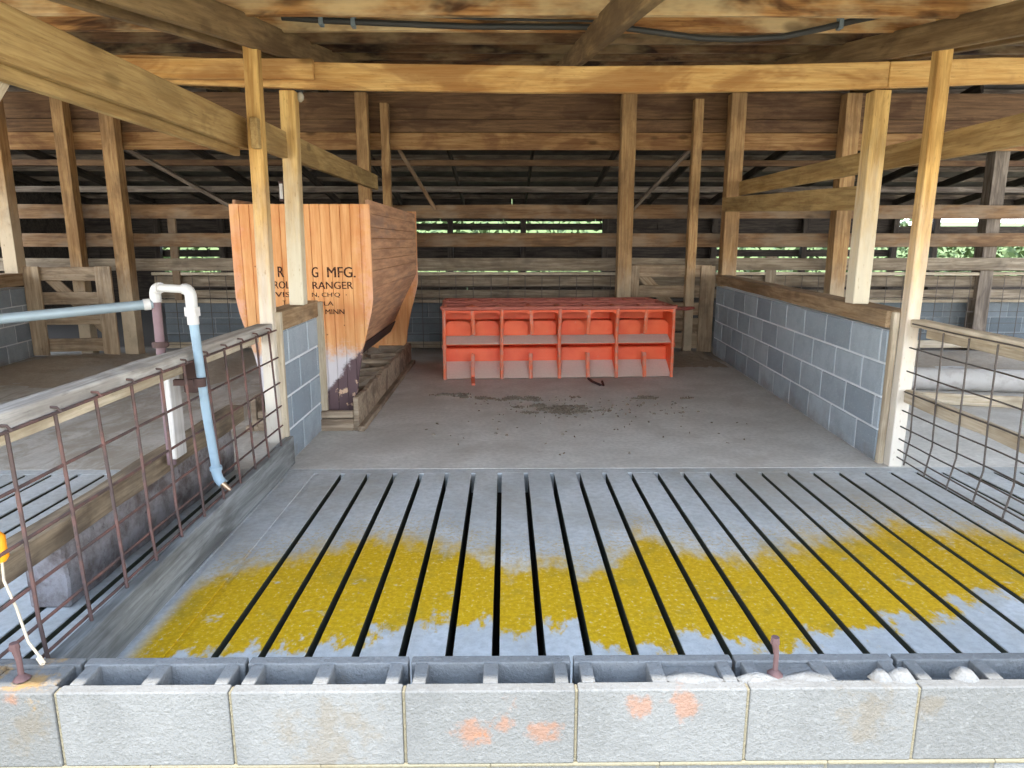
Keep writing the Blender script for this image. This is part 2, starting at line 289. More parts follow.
# ------------------------------------------------------------------ mesh helpers
class MB:
    def __init__(s): s.v = []; s.f = []; s.mi = []; s.tone = []
    def add(s, vs, fs, mi=0, tone=(0.5, 0, 0)):
        o = len(s.v); s.v += [tuple(q) for q in vs]
        for f in fs: s.f.append(tuple(o + i for i in f)); s.mi.append(mi); s.tone.append(tone)
    def box(s, x0, x1, y0, y1, z0, z1, mi=0, tone=(0.5, 0, 0)):
        vs = [(x0, y0, z0), (x1, y0, z0), (x1, y1, z0), (x0, y1, z0), (x0, y0, z1), (x1, y0, z1), (x1, y1, z1), (x0, y1, z1)]
        s.add(vs, [(0, 3, 2, 1), (4, 5, 6, 7), (0, 1, 5, 4), (1, 2, 6, 5), (2, 3, 7, 6), (3, 0, 4, 7)], mi, tone)
    def prism(s, prof, ax, a, b, mi=0):
        # closed profile (2D) extruded along axis ax from a to b
        def P(u, w, h): return {'x': (h, u, w), 'y': (u, h, w), 'z': (u, w, h)}[ax]
        n = len(prof); vs = [P(u, w, a) for u, w in prof] + [P(u, w, b) for u, w in prof]
        fs = [tuple(range(n))[::-1], tuple(range(n, 2 * n))] + [(i, (i + 1) % n, n + (i + 1) % n, n + i) for i in range(n)]
        s.add(vs, fs, mi)
    def bar(s, p0, p1, w, t, up=(0, 0, 1), mi=0):
        p0, p1 = V(p0), V(p1); d = (p1 - p0).normalized(); u = V(up); sd = d.cross(u)
        if sd.length < 1e-4: sd = d.cross(V((0, 1, 0)))
        sd.normalize(); u = sd.cross(d).normalized()
        vs = []
        for p in (p0, p1):
            for a, b in ((-1, -1), (1, -1), (1, 1), (-1, 1)): vs.append(p + sd * (a * t / 2) + u * (b * w / 2))
        s.add(vs, [(3, 2, 1, 0), (4, 5, 6, 7), (0, 1, 5, 4), (1, 2, 6, 5), (2, 3, 7, 6), (3, 0, 4, 7)], mi)
    def tube(s, pts, r, n=10, mi=0, caps=True):
        pts = [V(p) for p in pts]; rs = r if isinstance(r, (list, tuple)) else [r] * len(pts)
        rings = []; prev = None
        for i, p in enumerate(pts):
            d = (pts[min(i + 1, len(pts) - 1)] - pts[max(i - 1, 0)]).normalized()
            if prev is None:
                a = V((0, 0, 1)) if abs(d.z) < 0.9 else V((1, 0, 0)); e1 = d.cross(a).normalized()
            else: e1 = (prev - d * prev.dot(d)).normalized()
            prev = e1; e2 = d.cross(e1)
            rings.append([p + (e1 * math.cos(2 * math.pi * k / n) + e2 * math.sin(2 * math.pi * k / n)) * rs[i] for k in range(n)])
        o = len(s.v); vs = [q for rg in rings for q in rg]; fs = []
        for i in range(len(pts) - 1):
            for k in range(n): fs.append((i * n + k, i * n + (k + 1) % n, (i + 1) * n + (k + 1) % n, (i + 1) * n + k))
        if caps: fs += [tuple(range(n))[::-1], tuple((len(pts) - 1) * n + k for k in range(n))]
        s.add(vs, fs, mi)
    def build(s, name, mats, parent=None, bevel=0.0, smooth=False, loc=None, mat4=None, seg=1):
        me = bpy.data.meshes.new(name); me.from_pydata(s.v, [], s.f)
        if not isinstance(mats, (list, tuple)): mats = [mats]
        for m in mats: me.materials.append(m)
        me.polygons.foreach_set('material_index', s.mi)
        ca = me.attributes.new('tone', 'FLOAT_COLOR', 'FACE')
        ca.data.foreach_set('color', [q for t_ in s.tone for q in (*t_, 1.0)])
        bm = bmesh.new(); bm.from_mesh(me); bmesh.ops.recalc_face_normals(bm, faces=bm.faces); bm.to_mesh(me); bm.free()
        if smooth:
            me.polygons.foreach_set('use_smooth', [True] * len(me.polygons))
            try: me.set_sharp_from_angle(angle=math.radians(42))
            except Exception: pass
        o = bpy.data.objects.new(name, me); COL.objects.link(o)
        M = mat4 if mat4 is not None else Matrix.Translation(V(loc) if loc is not None else V((0, 0, 0)))
        o.matrix_world = M
        if parent is not None: adopt(o, parent)
        if bevel:
            b = o.modifiers.new('edge', 'BEVEL'); b.width = bevel; b.segments = seg; b.limit_method = 'ANGLE'; b.angle_limit = math.radians(35)
        return o

WM = {}
def adopt(o, parent):
    o.parent = parent; o.matrix_parent_inverse = WM[parent.name].inverted()

def tag(o, label=None, cat=None, group=None, kind=None):
    if label: o['label'] = label
    if cat: o['category'] = cat
    if group: o['group'] = group
    if kind: o['kind'] = kind
    return o

def empty(name, loc, label, cat, group=None):
    o = bpy.data.objects.new(name, None); COL.objects.link(o); o.empty_display_size = 0.1
    o.matrix_world = Matrix.Translation(V(loc)); WM[o.name] = Matrix.Translation(V(loc))
    return tag(o, label, cat, group, 'thing')

def plank(name, p0, p1, w, t, mat, up=(0, 0, 1), parent=None, label=None, cat=None, group=None, kind=None, wob=0.002, bevel=0.004, zf=None):
    """A board from p0 to p1, local x along it, w across (towards up), t thick; sawn edges slightly uneven."""
    p0, p1 = V(p0), V(p1); d = p1 - p0; L = d.length; d.normalize()
    u = V(up); sd = u.cross(d)
    if sd.length < 1e-4: sd = V((0, 1, 0)).cross(d)
    sd.normalize(); u = d.cross(sd).normalized()
    n = max(1, min(24, int(L / 0.3))); mb = MB(); vs = []; rr = random.Random(hash((round(p0.x, 2), round(p0.y, 2), round(p0.z, 2), round(L, 2))) & 0xffff)
    for i in range(n + 1):
        j = lambda: rr.uniform(-wob, wob) if 0 < i < n else 0
        for a, b in ((-1, -1), (1, -1), (1, 1), (-1, 1)): vs.append((L * i / n, a * t / 2 + j(), b * w / 2 + j() + (zf((p0 + d * (L * i / n)).x) if zf else 0)))
    fs = [(3, 2, 1, 0), tuple(4 * n + k for k in range(4))]
    for i in range(n):
        for k in range(4): fs.append((4 * i + k, 4 * i + (k + 1) % 4, 4 * i + 4 + (k + 1) % 4, 4 * i + 4 + k))
    mb.add(vs, fs)
    M = Matrix((d, sd, u)).transposed().to_4x4(); M.translation = p0
    o = mb.build(name, mat, parent, bevel, mat4=M)
    if label: tag(o, label, cat, group, kind or 'thing')
    elif kind: o['kind'] = kind
    return o

def post(name, x, y, z0, z1, wx, wy, mat, label, cat='post', group=None, top=None, parent=None):
    tx, ty = top if top else (x, y)
    return plank(name, (x, y, z0), (tx, ty, z1), wx, wy, mat, up=(1, 0, 0), label=label, cat=cat, group=group, parent=parent)

def blocks(mb, L, zs, thick, h=0.2, w=0.406, m=0.011, offset=0.0, y0=0.0, rec=0.004, flush=0.25):
    """running-bond block wall: local x 0..L, faces at y0 and y0+thick"""
    for r, z in enumerate(zs):
        x = -offset - (w / 2 if r % 2 else 0)
        while x < L:
            a, b = max(0, x + m / 2), min(L, x + w - m / 2)
            if b - a > 0.02: mb.box(a, b, y0, y0 + thick, z + m / 2, z + h - m / 2, 0, (random.random(), 0, 0))
            x += w
    mb.box(0.003, L - 0.003, y0 + rec, y0 + thick - rec, zs[0], zs[-1] + h - 0.002, 0, (0.5, 1, 0))

# ------------------------------------------------------------------ ground, floors
S = 'structure'
mb = MB(); mb.box(-30, 30, -0.9, 1.40, -0.55, -0.35); tag(mb.build('floor_dim_strip', M_dimground), None, None, None, S)  # unseen strip added before the wall to cut bounce onto its face
mb = MB(); mb.box(-30, 30, -14, -0.9, -0.55, -0.35); mb.box(-60, -30, -30, 60, -0.55, -0.35); mb.box(30, 60, -30, 60, -0.55, -0.35); mb.box(-30, 30, -30, -14, -0.55, -0.35); mb.box(-30, -13, 1.40, 15.8, -0.55, -0.35); mb.box(13, 30, 1.40, 15.8, -0.55, -0.35)
tag(mb.build('floor_yard', M_yard), None, None, None, S)
mb = MB(); mb.box(-40, 40, 15.8, 60, -0.5, -0.2); tag(mb.build('ground_meadow', M_grass), None, None, None, S)
mb = MB(); mb.box(-13, 13, 3.865, 15.8, -0.3, 0.0); tag(mb.build('floor', M_floor), None, None, None, S)

mb = MB(); x = -0.033 - 0.15 * 44
k = 0
while x < 6.6:
    jr = random.uniform(-0.002, 0.002)
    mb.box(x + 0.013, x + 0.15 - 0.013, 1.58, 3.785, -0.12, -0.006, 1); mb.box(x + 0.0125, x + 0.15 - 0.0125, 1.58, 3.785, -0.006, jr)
    x += 0.15
mb.box(-1.10, -1.066, 1.58, 3.785, -0.12, -0.006, 0); mb.box(-1.25, -1.216, 1.58, 3.785, -0.12, -0.004, 0)
mb.box(-6.7, 6.7, 3.785, 3.862, -0.12, -0.001)
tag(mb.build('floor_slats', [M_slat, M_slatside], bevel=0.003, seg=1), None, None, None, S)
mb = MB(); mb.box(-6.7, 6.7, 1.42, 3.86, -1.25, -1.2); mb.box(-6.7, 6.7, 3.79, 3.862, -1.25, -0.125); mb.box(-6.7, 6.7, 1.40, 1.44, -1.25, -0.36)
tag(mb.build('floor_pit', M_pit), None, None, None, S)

# ------------------------------------------------------------------ front block wall (hollow blocks)
def hollow_block(mb, x0, x1, yf, yb, z0, z1, fill=None):
    tone = (random.random(), 0, 0); sh = 0.031
    xs = [x0, x0 + 0.044, (x0 + x1) / 2 - 0.018, (x0 + x1) / 2 + 0.018, x1 - 0.044, x1]
    # shells and webs with notched ends
    mb.box(x0, x1, yf, yf + sh, z0, z1, 0, tone); mb.box(x0, x1, yb - sh, yb, z0, z1, 0, tone)
    e = 0.012
    mb.box(x0 + e, xs[1], yf + sh, yb - sh, z0, z1, 0, tone); mb.box(xs[4], x1 - e, yf + sh, yb - sh, z0, z1, 0, tone)
    mb.box(xs[2], xs[3], yf + sh, yb - sh, z0, z1, 0, tone)
    for i, (a, b) in enumerate(((xs[1], xs[2]), (xs[3], xs[4]))):
        top = z1 - (fill[i] if fill else random.uniform(0.055, 0.075))
        mb.box(a, b, yf + sh, yb - sh, z0, top, 0, (0.4, 0, 0))
mb = MB(); yf, yb = 1.437, 1.578
jx = [-1.052 + 0.406 * i for i in range(-14, 16)]
for i, x in enumerate(jx):
    x0, x1 = x + 0.004, x + 0.402
    f = None
    if abs(x - 0.166) < 0.1: f = (0.06, 0.012)
    if abs(x - 0.572) < 0.1: f = (0.006, 0.05)
    if abs(x - 0.978) < 0.1: f = (0.05, 0.07)
    if abs(x + 1.052) > 0.1 and x < -1.2: f = (0.01, 0.01)
    hollow_block(mb, x0, x1, yf + random.uniform(-0.002, 0.002), yb, 0.076, 0.272, f)
    mb.box(x - 0.004, x + 0.004, yf + 0.004, yf + 0.03, 0.076, 0.268, 0, (0.5, 1, 0))
    mb.box(x + 0.2 - 0.199 - 0.203, x + 0.2 - 0.004, yf + random.uniform(0, 0.003), yb, -0.128, 0.066, 0, (random.random(), 0, 0))
    mb.box(x - 0.203, x + 0.203, yf - 0.002, yb - 0.004, 0.066, 0.076, 0, (0.5, 1, 0))
mb.box(jx[0], jx[-1], yf + 0.004, yb - 0.004, -0.36, 0.066, 0, (0.5, 0.6, 0))
# lumps of mortar left on the right-hand blocks
for x, w_, h_ in ((0.905, 0.03, 0.018), (0.955, 0.04, 0.022), (1.11, 0.035, 0.02), (0.60, 0.05, 0.008), (0.45, 0.07, 0.008), (0.74, 0.06, 0.006)):
    ring = []
    for q in range(9):
        a = 2 * math.pi * q / 9; rr = random.uniform(0.75, 1.2)
        ring.append((x + w_ * math.cos(a) * rr, 1.48 + 0.03 * math.sin(a) * rr, 0.266))
    mb.add(ring + [(x + 0.4 * (p[0] - x), 1.48 + 0.5 * (p[1] - 1.48), 0.272 + h_ * random.uniform(0.7, 1)) for p in ring],
           [(q, (q + 1) % 9, 9 + (q + 1) % 9, 9 + q) for q in range(9)] + [tuple(range(9, 18))], 0, (0.1, 0, 0))
tag(mb.build('wall_front', M_front, bevel=0.005, seg=2), None, None, None, S)

for x, h, lab in ((-1.17, 0.085, 'rusty iron pin standing in the left end of the front block wall'), (0.657, 0.09, 'rusty bent iron pin standing in a filled block of the front wall, right of centre')):
    mb = MB(); mb.tube([(0, 0, -0.08), (0, 0, h * 0.5), (-0.004, 0, h * 0.8), (-0.006, 0, h)], [0.007, 0.0065, 0.0085, 0.009], 8)
    mb.tube([(-0.006, 0, h - 0.012), (-0.006, 0, h + 0.004)], [0.012, 0.010], 8)
    mb.tube([(0, 0, -0.006), (0, 0, 0.006)], [0.02, 0.008], 8)
    tag(mb.build('iron_pin', M_rust, smooth=True, loc=(x, 1.502, 0.272)), lab, 'pin', None, 'thing')

# ------------------------------------------------------------------ partitions
a, b = V((2.225, 3.97, 0)), V((2.455, 8.05, 0)); d = (b - a); L = d.length; d.normalize(); n_ = V((0, 0, 1)).cross(d)
M = Matrix((d, n_, V((0, 0, 1)))).transposed().to_4x4(); M.translation = a
mb = MB(); blocks(mb, L, [0, .2, .4, .6], 0.12, y0=-0.12, offset=0.13)
wr = tag(mb.build('wall_right', M_part, bevel=0.005, mat4=M), None, None, None, S); WM[wr.name] = M
off = -n_ * 0.06
plank('cap_board', a + off + V((0, 0.0, 0.862)) , b + off + V((0, 0, 0.878)), 0.10, 0.155, W['cap'], parent=wr)
plank('end_board', (2.243, 3.945, 0.0), (2.247, 3.945, 0.905), 0.034, 0.04, W['pale'], up=(1, 0, 0), parent=wr)
mb = MB(); M = Matrix.Translation((-1.287, 3.97, 0)) @ Matrix.Rotation(math.pi / 2, 4, 'Z')
blocks(mb, 0.75, [0, .2, .4, .6], 0.095, y0=0.0, offset=0.1)
wl = tag(mb.build('wall_left', M_part, bevel=0.005, mat4=M), None, None, None, S); WM[wl.name] = M
plank('cap_board', (-1.340, 3.965, 0.855), (-1.340, 4.74, 0.855), 0.11, 0.125, W['cap'], parent=wl)
plank('end_board', (-1.297, 3.945, 0.13), (-1.297, 3.945, 0.91), 0.04, 0.04, W['pale'], up=(1, 0, 0), parent=wl)
plank('end_board', (-1.275, 4.745, 0.0), (-1.275, 4.745, 0.90), 0.05, 0.04, W['pale'], up=(1, 0, 0), parent=wl)
a, b = V((-4.95, 4.0, 0)), V((-5.44, 7.95, 0)); d = (b - a); L = d.length; d.normalize(); n_ = V((0, 0, 1)).cross(d)
M = Matrix((d, n_, V((0, 0, 1)))).transposed().to_4x4(); M.translation = a
mb = MB(); blocks(mb, L, [0, .2, .4, .6], 0.19, y0=0.0, offset=0.2)
wo = tag(mb.build('wall_outer_left', M_part, bevel=0.005, mat4=M), None, None, None, S); WM[wo.name] = M
plank('cap_board', a + n_ * 0.1 + V((0, 0, 0.87)), b + n_ * 0.1 + V((0, 0, 0.89)), 0.14, 0.225, W['cap'], parent=wo)
mb = MB(); blocks(mb, 5.6, [0, .19, .38], 0.19, h=0.19, y0=0.0)
tag(mb.build('wall_back', M_backblk, bevel=0.004, mat4=Matrix.Translation((-4.2, 8.56, 0))), None, None, None, S)
mb = MB(); blocks(mb, 9.4, [0, .19, .38], 0.19, h=0.19, y0=0.0)
tag(mb.build('wall_back_right', M_backblk, bevel=0.004, mat4=Matrix.Translation((2.62, 8.56, 0))), None, None, None, S)

# ------------------------------------------------------------------ roof
RB = lambda y: 2.335 + 0.155 * (y - 4.2)          # underside of the front rafters
def front_rafter(x, lab, y0=1.06, t=0.045, w=0.145, grp=None):
    plank('rafter', (x, y0, RB(y0) + w / 2), (x, 8.85, RB(8.85) + w / 2), w, t, W['rafter'], label=lab, cat='rafter', group=grp)
front_rafter(-1.295, 'inner board of the doubled sloping rafter over the left partition, nailed beside the post top')
front_rafter(-1.45, 'outer board of the doubled sloping rafter over the left partition, behind the post top')
front_rafter(2.272, 'inner board of the doubled sloping rafter over the right partition, seen along its full face')
front_rafter(2.43, 'outer board of the doubled sloping rafter over the right partition, beyond the post top')
front_rafter(0.49, 'single thin rafter running down from the roof over the middle of the pen', t=0.05)
for x in (-3.2, 4.2): front_rafter(x, 'sloping roof rafter over the neighbouring pen', grp='rafters over the neighbouring pens')
PL = ['first roof purlin at the top edge of the view, brightest and widest', 'second roof purlin, pale stained, with the black cable fixed along it',
      'third roof purlin, brown, just behind the cable', 'fourth roof purlin, dark, halfway to the header', 'fifth roof purlin, dark and stained, close above the front header beam',
      'sixth roof purlin, dark, hidden down to its lower edge by the front header', 'seventh roof purlin near the back header', 'last roof purlin above the back header']
for k in range(8):
    y = 3.71 + 0.6 * k; z = RB(y) + 0.145
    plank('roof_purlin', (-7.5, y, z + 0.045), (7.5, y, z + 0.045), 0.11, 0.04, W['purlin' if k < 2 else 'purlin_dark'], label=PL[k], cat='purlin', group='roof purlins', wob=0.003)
for y in (1.07, 2.0, 3.11):
    z = RB(y) + 0.145
    plank('roof_purlin', (-7.5, y, z + 0.045), (7.5, y, z + 0.045), 0.09, 0.04, W['purlin'], label='roof purlin under the eave in front of the pen', cat='purlin', group='purlins under the eave')
mb = MB()
def roofsheet(mb, y0, z0, y1, z1, x0=-13, x1=13):
    n = int((x1 - x0) / 0.2)
    vs = []
    for i in range(n + 1):
        xx = x0 + (x1 - x0) * i / n; r = 0.012 * (i % 2)
        vs += [(xx, y0, z0 + r), (xx, y1, z1 + r)]
    mb.add(vs, [(2 * i, 2 * i + 2, 2 * i + 3, 2 * i + 1) for i in range(n)])
zt = lambda y: RB(y) + 0.145 + 0.10
roofsheet(mb, 1.0, zt(1.0), 9.0, zt(9.0), -7.2, 7.6)
tag(mb.build('ceiling', M_tin), None, None, None, S)
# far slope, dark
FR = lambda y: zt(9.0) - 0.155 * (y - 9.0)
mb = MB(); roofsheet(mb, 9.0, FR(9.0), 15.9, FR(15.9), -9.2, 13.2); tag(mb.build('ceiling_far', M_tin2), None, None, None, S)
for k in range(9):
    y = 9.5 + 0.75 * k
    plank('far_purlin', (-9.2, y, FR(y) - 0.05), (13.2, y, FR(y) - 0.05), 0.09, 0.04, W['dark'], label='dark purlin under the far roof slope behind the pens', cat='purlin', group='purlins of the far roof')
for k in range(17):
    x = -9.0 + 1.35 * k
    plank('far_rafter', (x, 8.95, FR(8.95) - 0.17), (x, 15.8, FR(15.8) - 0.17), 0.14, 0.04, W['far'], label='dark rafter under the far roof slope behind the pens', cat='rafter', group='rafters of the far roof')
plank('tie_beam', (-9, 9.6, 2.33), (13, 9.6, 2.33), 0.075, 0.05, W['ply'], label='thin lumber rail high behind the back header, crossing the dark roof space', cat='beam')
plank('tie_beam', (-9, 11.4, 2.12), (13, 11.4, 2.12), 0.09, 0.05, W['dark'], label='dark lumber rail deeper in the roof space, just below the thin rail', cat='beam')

# front header beam: two lengths butted over the post on the right
hy = 4.37
sag = lambda x: 0.033 * min(1.6, ((x - 0.4) / 2.0) ** 2)
for x0, x1, z0, z1, lab in ((-7, -1.155, 2.255, 2.255, 'short weathered splice board in front of the left end of the front header'),):
    plank('splice_board', (-3.6, 4.325, 2.286), (-1.115, 4.325, 2.286), 0.112, 0.04, W['beam'], label=lab, cat='beam')
plank('header_beam', (-6.5, hy, 2.242), (2.275, hy, 2.242), 0.148, 0.045, W['beam'], zf=sag, label='long yellow front header beam spanning the pen under the roof', cat='beam')
plank('header_beam', (2.279, hy, 2.243), (7.0, hy, 2.243), 0.143, 0.045, W['beam'], zf=sag, label='front header beam continuing right of the nailed butt joint', cat='beam')
# back header: three boards, one above another
for z0, z1, m, lab in ((2.32, 2.505, 'header', 'lowest board of the back header, lighter brown'), (2.51, 2.645, 'ply', 'narrow middle board of the back header'), (2.65, 2.93, 'ply', 'wide dark top board of the back header under the roof')):
    plank('back_header', (-8.5, 8.20, (z0 + z1) / 2), (8.5, 8.20, (z0 + z1) / 2), z1 - z0, 0.045, W[m], label=lab, cat='beam')

# rails along the partitions
plank('side_rail', (-1.44, 0.9, 1.886), (-1.44, 4.02, 1.886), 0.162, 0.04, W['rail'], label='broad yellow rail running towards us at head height on the left', cat='rail')
plank('backing_rail', (-1.485, 0.9, 1.842), (-1.485, 4.02, 1.842), 0.15, 0.035, W['rail'], label='thinner rail doubled behind the broad left rail, showing just below it', cat='rail')
plank('side_rail', (-1.318, 3.83, 1.862), (-1.43, 7.98, 1.945), 0.155, 0.04, W['rail'], label='left rail continuing inward from the dark sawn end at the front post', cat='rail')
plank('side_rail', (2.43, 0.9, 1.80), (2.63, 7.95, 1.885), 0.15, 0.04, W['rail'], label='long yellow rail at head height along the outside of the right posts', cat='rail')
plank('side_rail', (2.26, 4.475, 1.572), (2.455, 7.95, 1.71), 0.15, 0.038, W['rail'], label='shorter, lower rail between two right posts above the block wall', cat='rail')
plank('knee_brace', (-1.535, 2.36, 1.94), (-1.535, 1.61, 1.13), 0.10, 0.045, W['pale'], up=(0, .73, -.68), label='pale slanting brace under the broad left rail at the frame edge', cat='brace')

# ------------------------------------------------------------------ posts
post('wooden_post', -1.350, 3.915, 0.0, 2.47, 0.074, 0.07, W['post'], 'tall front post at the end of the left block wall, whiter at its foot', top=(-1.325, 3.915))
post('wooden_post', 2.302, 3.905, 0.0, 2.47, 0.078, 0.07, W['post'], 'tall front post at the end of the right block wall, white at its foot', top=(2.318, 3.905))
post('wooden_post', -1.315, 4.42, 0.91, 2.185, 0.09, 0.09, W['capost'], 'shorter post standing on the left block wall cap, under the front header', top=(-1.295, 4.42))
post('wooden_post', 2.245, 4.40, 0.917, 2.19, 0.10, 0.11, W['capost'], 'shorter post on the right block wall cap, below the header butt joint', top=(2.262, 4.42))
by = 8.08
post('wooden_post', -4.355, by, 0.0, 2.9, 0.155, 0.15, W['backpost'], 'tall post at the right edge of the left board gate, foot on the floor')
post('wooden_post', -4.90, 8.11, 0.0, 2.88, 0.135, 0.13, W['backpost'], 'post rising from behind the left board gate')
post('wooden_post', -5.48, 7.88, 0.955, 2.95, 0.15, 0.15, W['backpost'], 'leftmost post, standing on the far end of the outer left block wall')
post('wooden_post', -1.575, 8.08, 0.0, 2.9, 0.13, 0.13, W['backpost'], 'thicker post behind the orange hopper')
post('wooden_post', -1.33, 8.10, 0.0, 2.8, 0.09, 0.09, W['backpost'], 'thinner post behind the right edge of the orange hopper')
post('wooden_post', 1.372, by, 0.0, 2.9, 0.16, 0.15, W['backpost'], 'back post rising behind the red-orange trough, under the back header')
post('wooden_post', 2.155, 8.12, 0.0, 2.85, 0.10, 0.10, W['backpost'], 'thin back post behind the right board gate')
post('wooden_post', 2.575, by, 0.0, 2.9, 0.165, 0.15, W['backpost'], 'back post at the far end of the right block wall')
post('wooden_post', 3.84, by, 0.0, 2.9, 0.17, 0.16, W['backpost'], 'back post in the right neighbouring pen, between wall post and cap post')
post('wooden_post', 5.78, 8.4, 0.0, 2.9, 0.17, 0.16, W['dark'], 'dark back post near the right edge, against the bright gaps')
plank('diagonal_brace', (-1.25, 8.27, 2.40), (-0.80, 8.27, 1.66), 0.09, 0.04, W['fence'], up=(0, 1, 0), label='diagonal brace dropping right from the thin post behind the hopper', cat='brace')
plank('diagonal_brace', (2.12, 8.305, 2.33), (1.33, 8.305, 1.507), 0.13, 0.04, W['dark'], up=(0, 1, 0), label='wide dark diagonal brace behind the thin right back post', cat='brace')
plank('diagonal_brace', (-4.29, 8.305, 2.33), (-3.1, 8.305, 1.66), 0.12, 0.04, W['dark'], up=(0, 1, 0), label='dark diagonal brace deep behind the left gate post', cat='brace')

# ------------------------------------------------------------------ back fence boards
FB = [(1.645, 0.155, 8.27, 'fence', 'topmost back fence board, brown, behind the posts'), (1.322, 0.155, 8.27, 'fence', 'second back fence board from the top, brown'),
      (1.04, 0.145, 8.30, 'lowfence', 'third back fence board, greyer, above the bright gap'), (0.835, 0.13, 8.40, 'lowfence', 'fourth back fence board, grey, behind the wire'), (0.685, 0.095, 8.40, 'lowfence', 'lowest back fence board, grey, behind the wire')]
for z, w_, y, m, lab in FB:
    x0 = -8.5 if z > 0.95 else -4.2
    plank('fence_board', (x0, y, z), (8.8, y, z), w_, 0.03, W[m], label=lab, cat='fence board', group='back fence boards', wob=0.006)
plank('fence_rail', (-4.2, 8.36, 0.93), (8.8, 8.36, 0.925), 0.035, 0.07, W['pale'], label='thin pale rail along the back fence below the bright gap', cat='rail', wob=0.004)
plank('sill_rail', (-4.2, 8.52, 0.595), (1.4, 8.52, 0.595), 0.045, 0.09, W['pale'], label='pale rail lying along the top of the back block wall, left of the gate', cat='rail', wob=0.005)
plank('sill_rail', (2.64, 8.52, 0.595), (8.8, 8.52, 0.595), 0.045, 0.09, W['pale'], label='pale rail lying along the top of the back block wall, right neighbouring pen', cat='rail', wob=0.005)
plank('foot_rail', (-4.15, 8.44, 0.06), (-0.75, 8.44, 0.06), 0.07, 0.05, W['pale'], label='pale foot rail on the floor below the left back wall', cat='rail')
plank('foot_rail', (2.72, 8.30, 0.08), (8.6, 8.30, 0.08), 0.09, 0.05, W['pale'], label='pale foot rail along the floor of the right neighbouring pen', cat='rail')
for x in (-3.9, -3.05, 4.9):
    plank('fence_stud', (x, 8.33, 0.62), (x, 8.33, 1.72), 0.09, 0.035, W['fence'], up=(1, 0, 0), label='short upright nailed behind the back fence boards', cat='upright', group='uprights of the back fence')
plank('fence_stud', (3.18, 8.34, 0.5), (3.18, 8.34, 1.13), 0.13, 0.04, W['lowfence'], up=(1, 0, 0), label='short board end standing above the right block wall cap', cat='upright')
def wire_grid(mb, P, nu, us, vs_, r=0.0028):
    pass
def back_wire(x0, x1, lab):
    mb = MB(); y = 8.345; x = x0
    while x <= x1 + 0.01:
        mb.tube([(x, y, 0.04), (x + random.uniform(-.01, .01), y, 0.95)], 0.004, 5); x += 0.205
    for z in (0.08, 0.2, 0.33, 0.47, 0.62, 0.78, 0.93): mb.tube([(x0, y - 0.006, z), (x1, y - 0.006, z)], 0.003, 5)
    tag(mb.build('hog_wire', M_wire2), lab, 'wire panel', None, 'thing')
back_wire(-4.15, -1.75, 'dark wire panel on the back fence left of the hopper')
back_wire(-1.2, 1.25, 'dark wire panel on the back fence behind the trough')
back_wire(2.75, 8.3, 'dark wire panel on the back fence of the right pen')

# ------------------------------------------------------------------ board gates
def gate(x0, x1, y0, y1, lab, st0, st1, holes, brace, z0=0.05, z1=1.03):
    g = empty('board_gate', (x0, y0, 0), lab, 'gate')
    yy = lambda x: y0 + (y1 - y0) * (x - x0) / (x1 - x0)
    for a, b in holes: 
        plank('rail', (x0 + 0.05, yy(x0 + 0.05), (a + b) / 2), (x1 - 0.05, yy(x1 - 0.05), (a + b) / 2), b - a, 0.03, W['gate'], parent=g, wob=0.004)
    for (xa, w_) in (st0, st1):
        plank('stile', (xa, yy(xa) - 0.034, z0 - 0.03), (xa, yy(xa) - 0.034, z1), w_, 0.03, W['gate'], up=(1, 0, 0), parent=g)
    (ax, az), (bx, bz) = brace
    plank('brace', (ax, yy(ax) + 0.034, az), (bx, yy(bx) + 0.034, bz), 0.12, 0.03, W['gate'], up=(0, 1, 0) if False else (0, 0, 1), parent=g)
    return g
gate(-5.44, -4.43, 7.93, 7.99, 'weathered board gate with diagonal brace at the back of the left pen', (-5.33, 0.18), (-4.55, 0.18),
     [(0.06, 0.21), (0.37, 0.49), (0.60, 0.74), (0.87, 1.02)], ((-5.25, 0.98), (-4.60, 0.28)))
gate(1.46, 2.46, 8.22, 8.12, 'grey board gate between the trough and the right block wall', (1.52, 0.11), (2.36, 0.17),
     [(0.06, 0.24), (0.26, 0.42), (0.45, 0.60), (0.66, 0.80), (0.90, 1.04)], ((1.56, 0.98), (2.28, 0.22)))

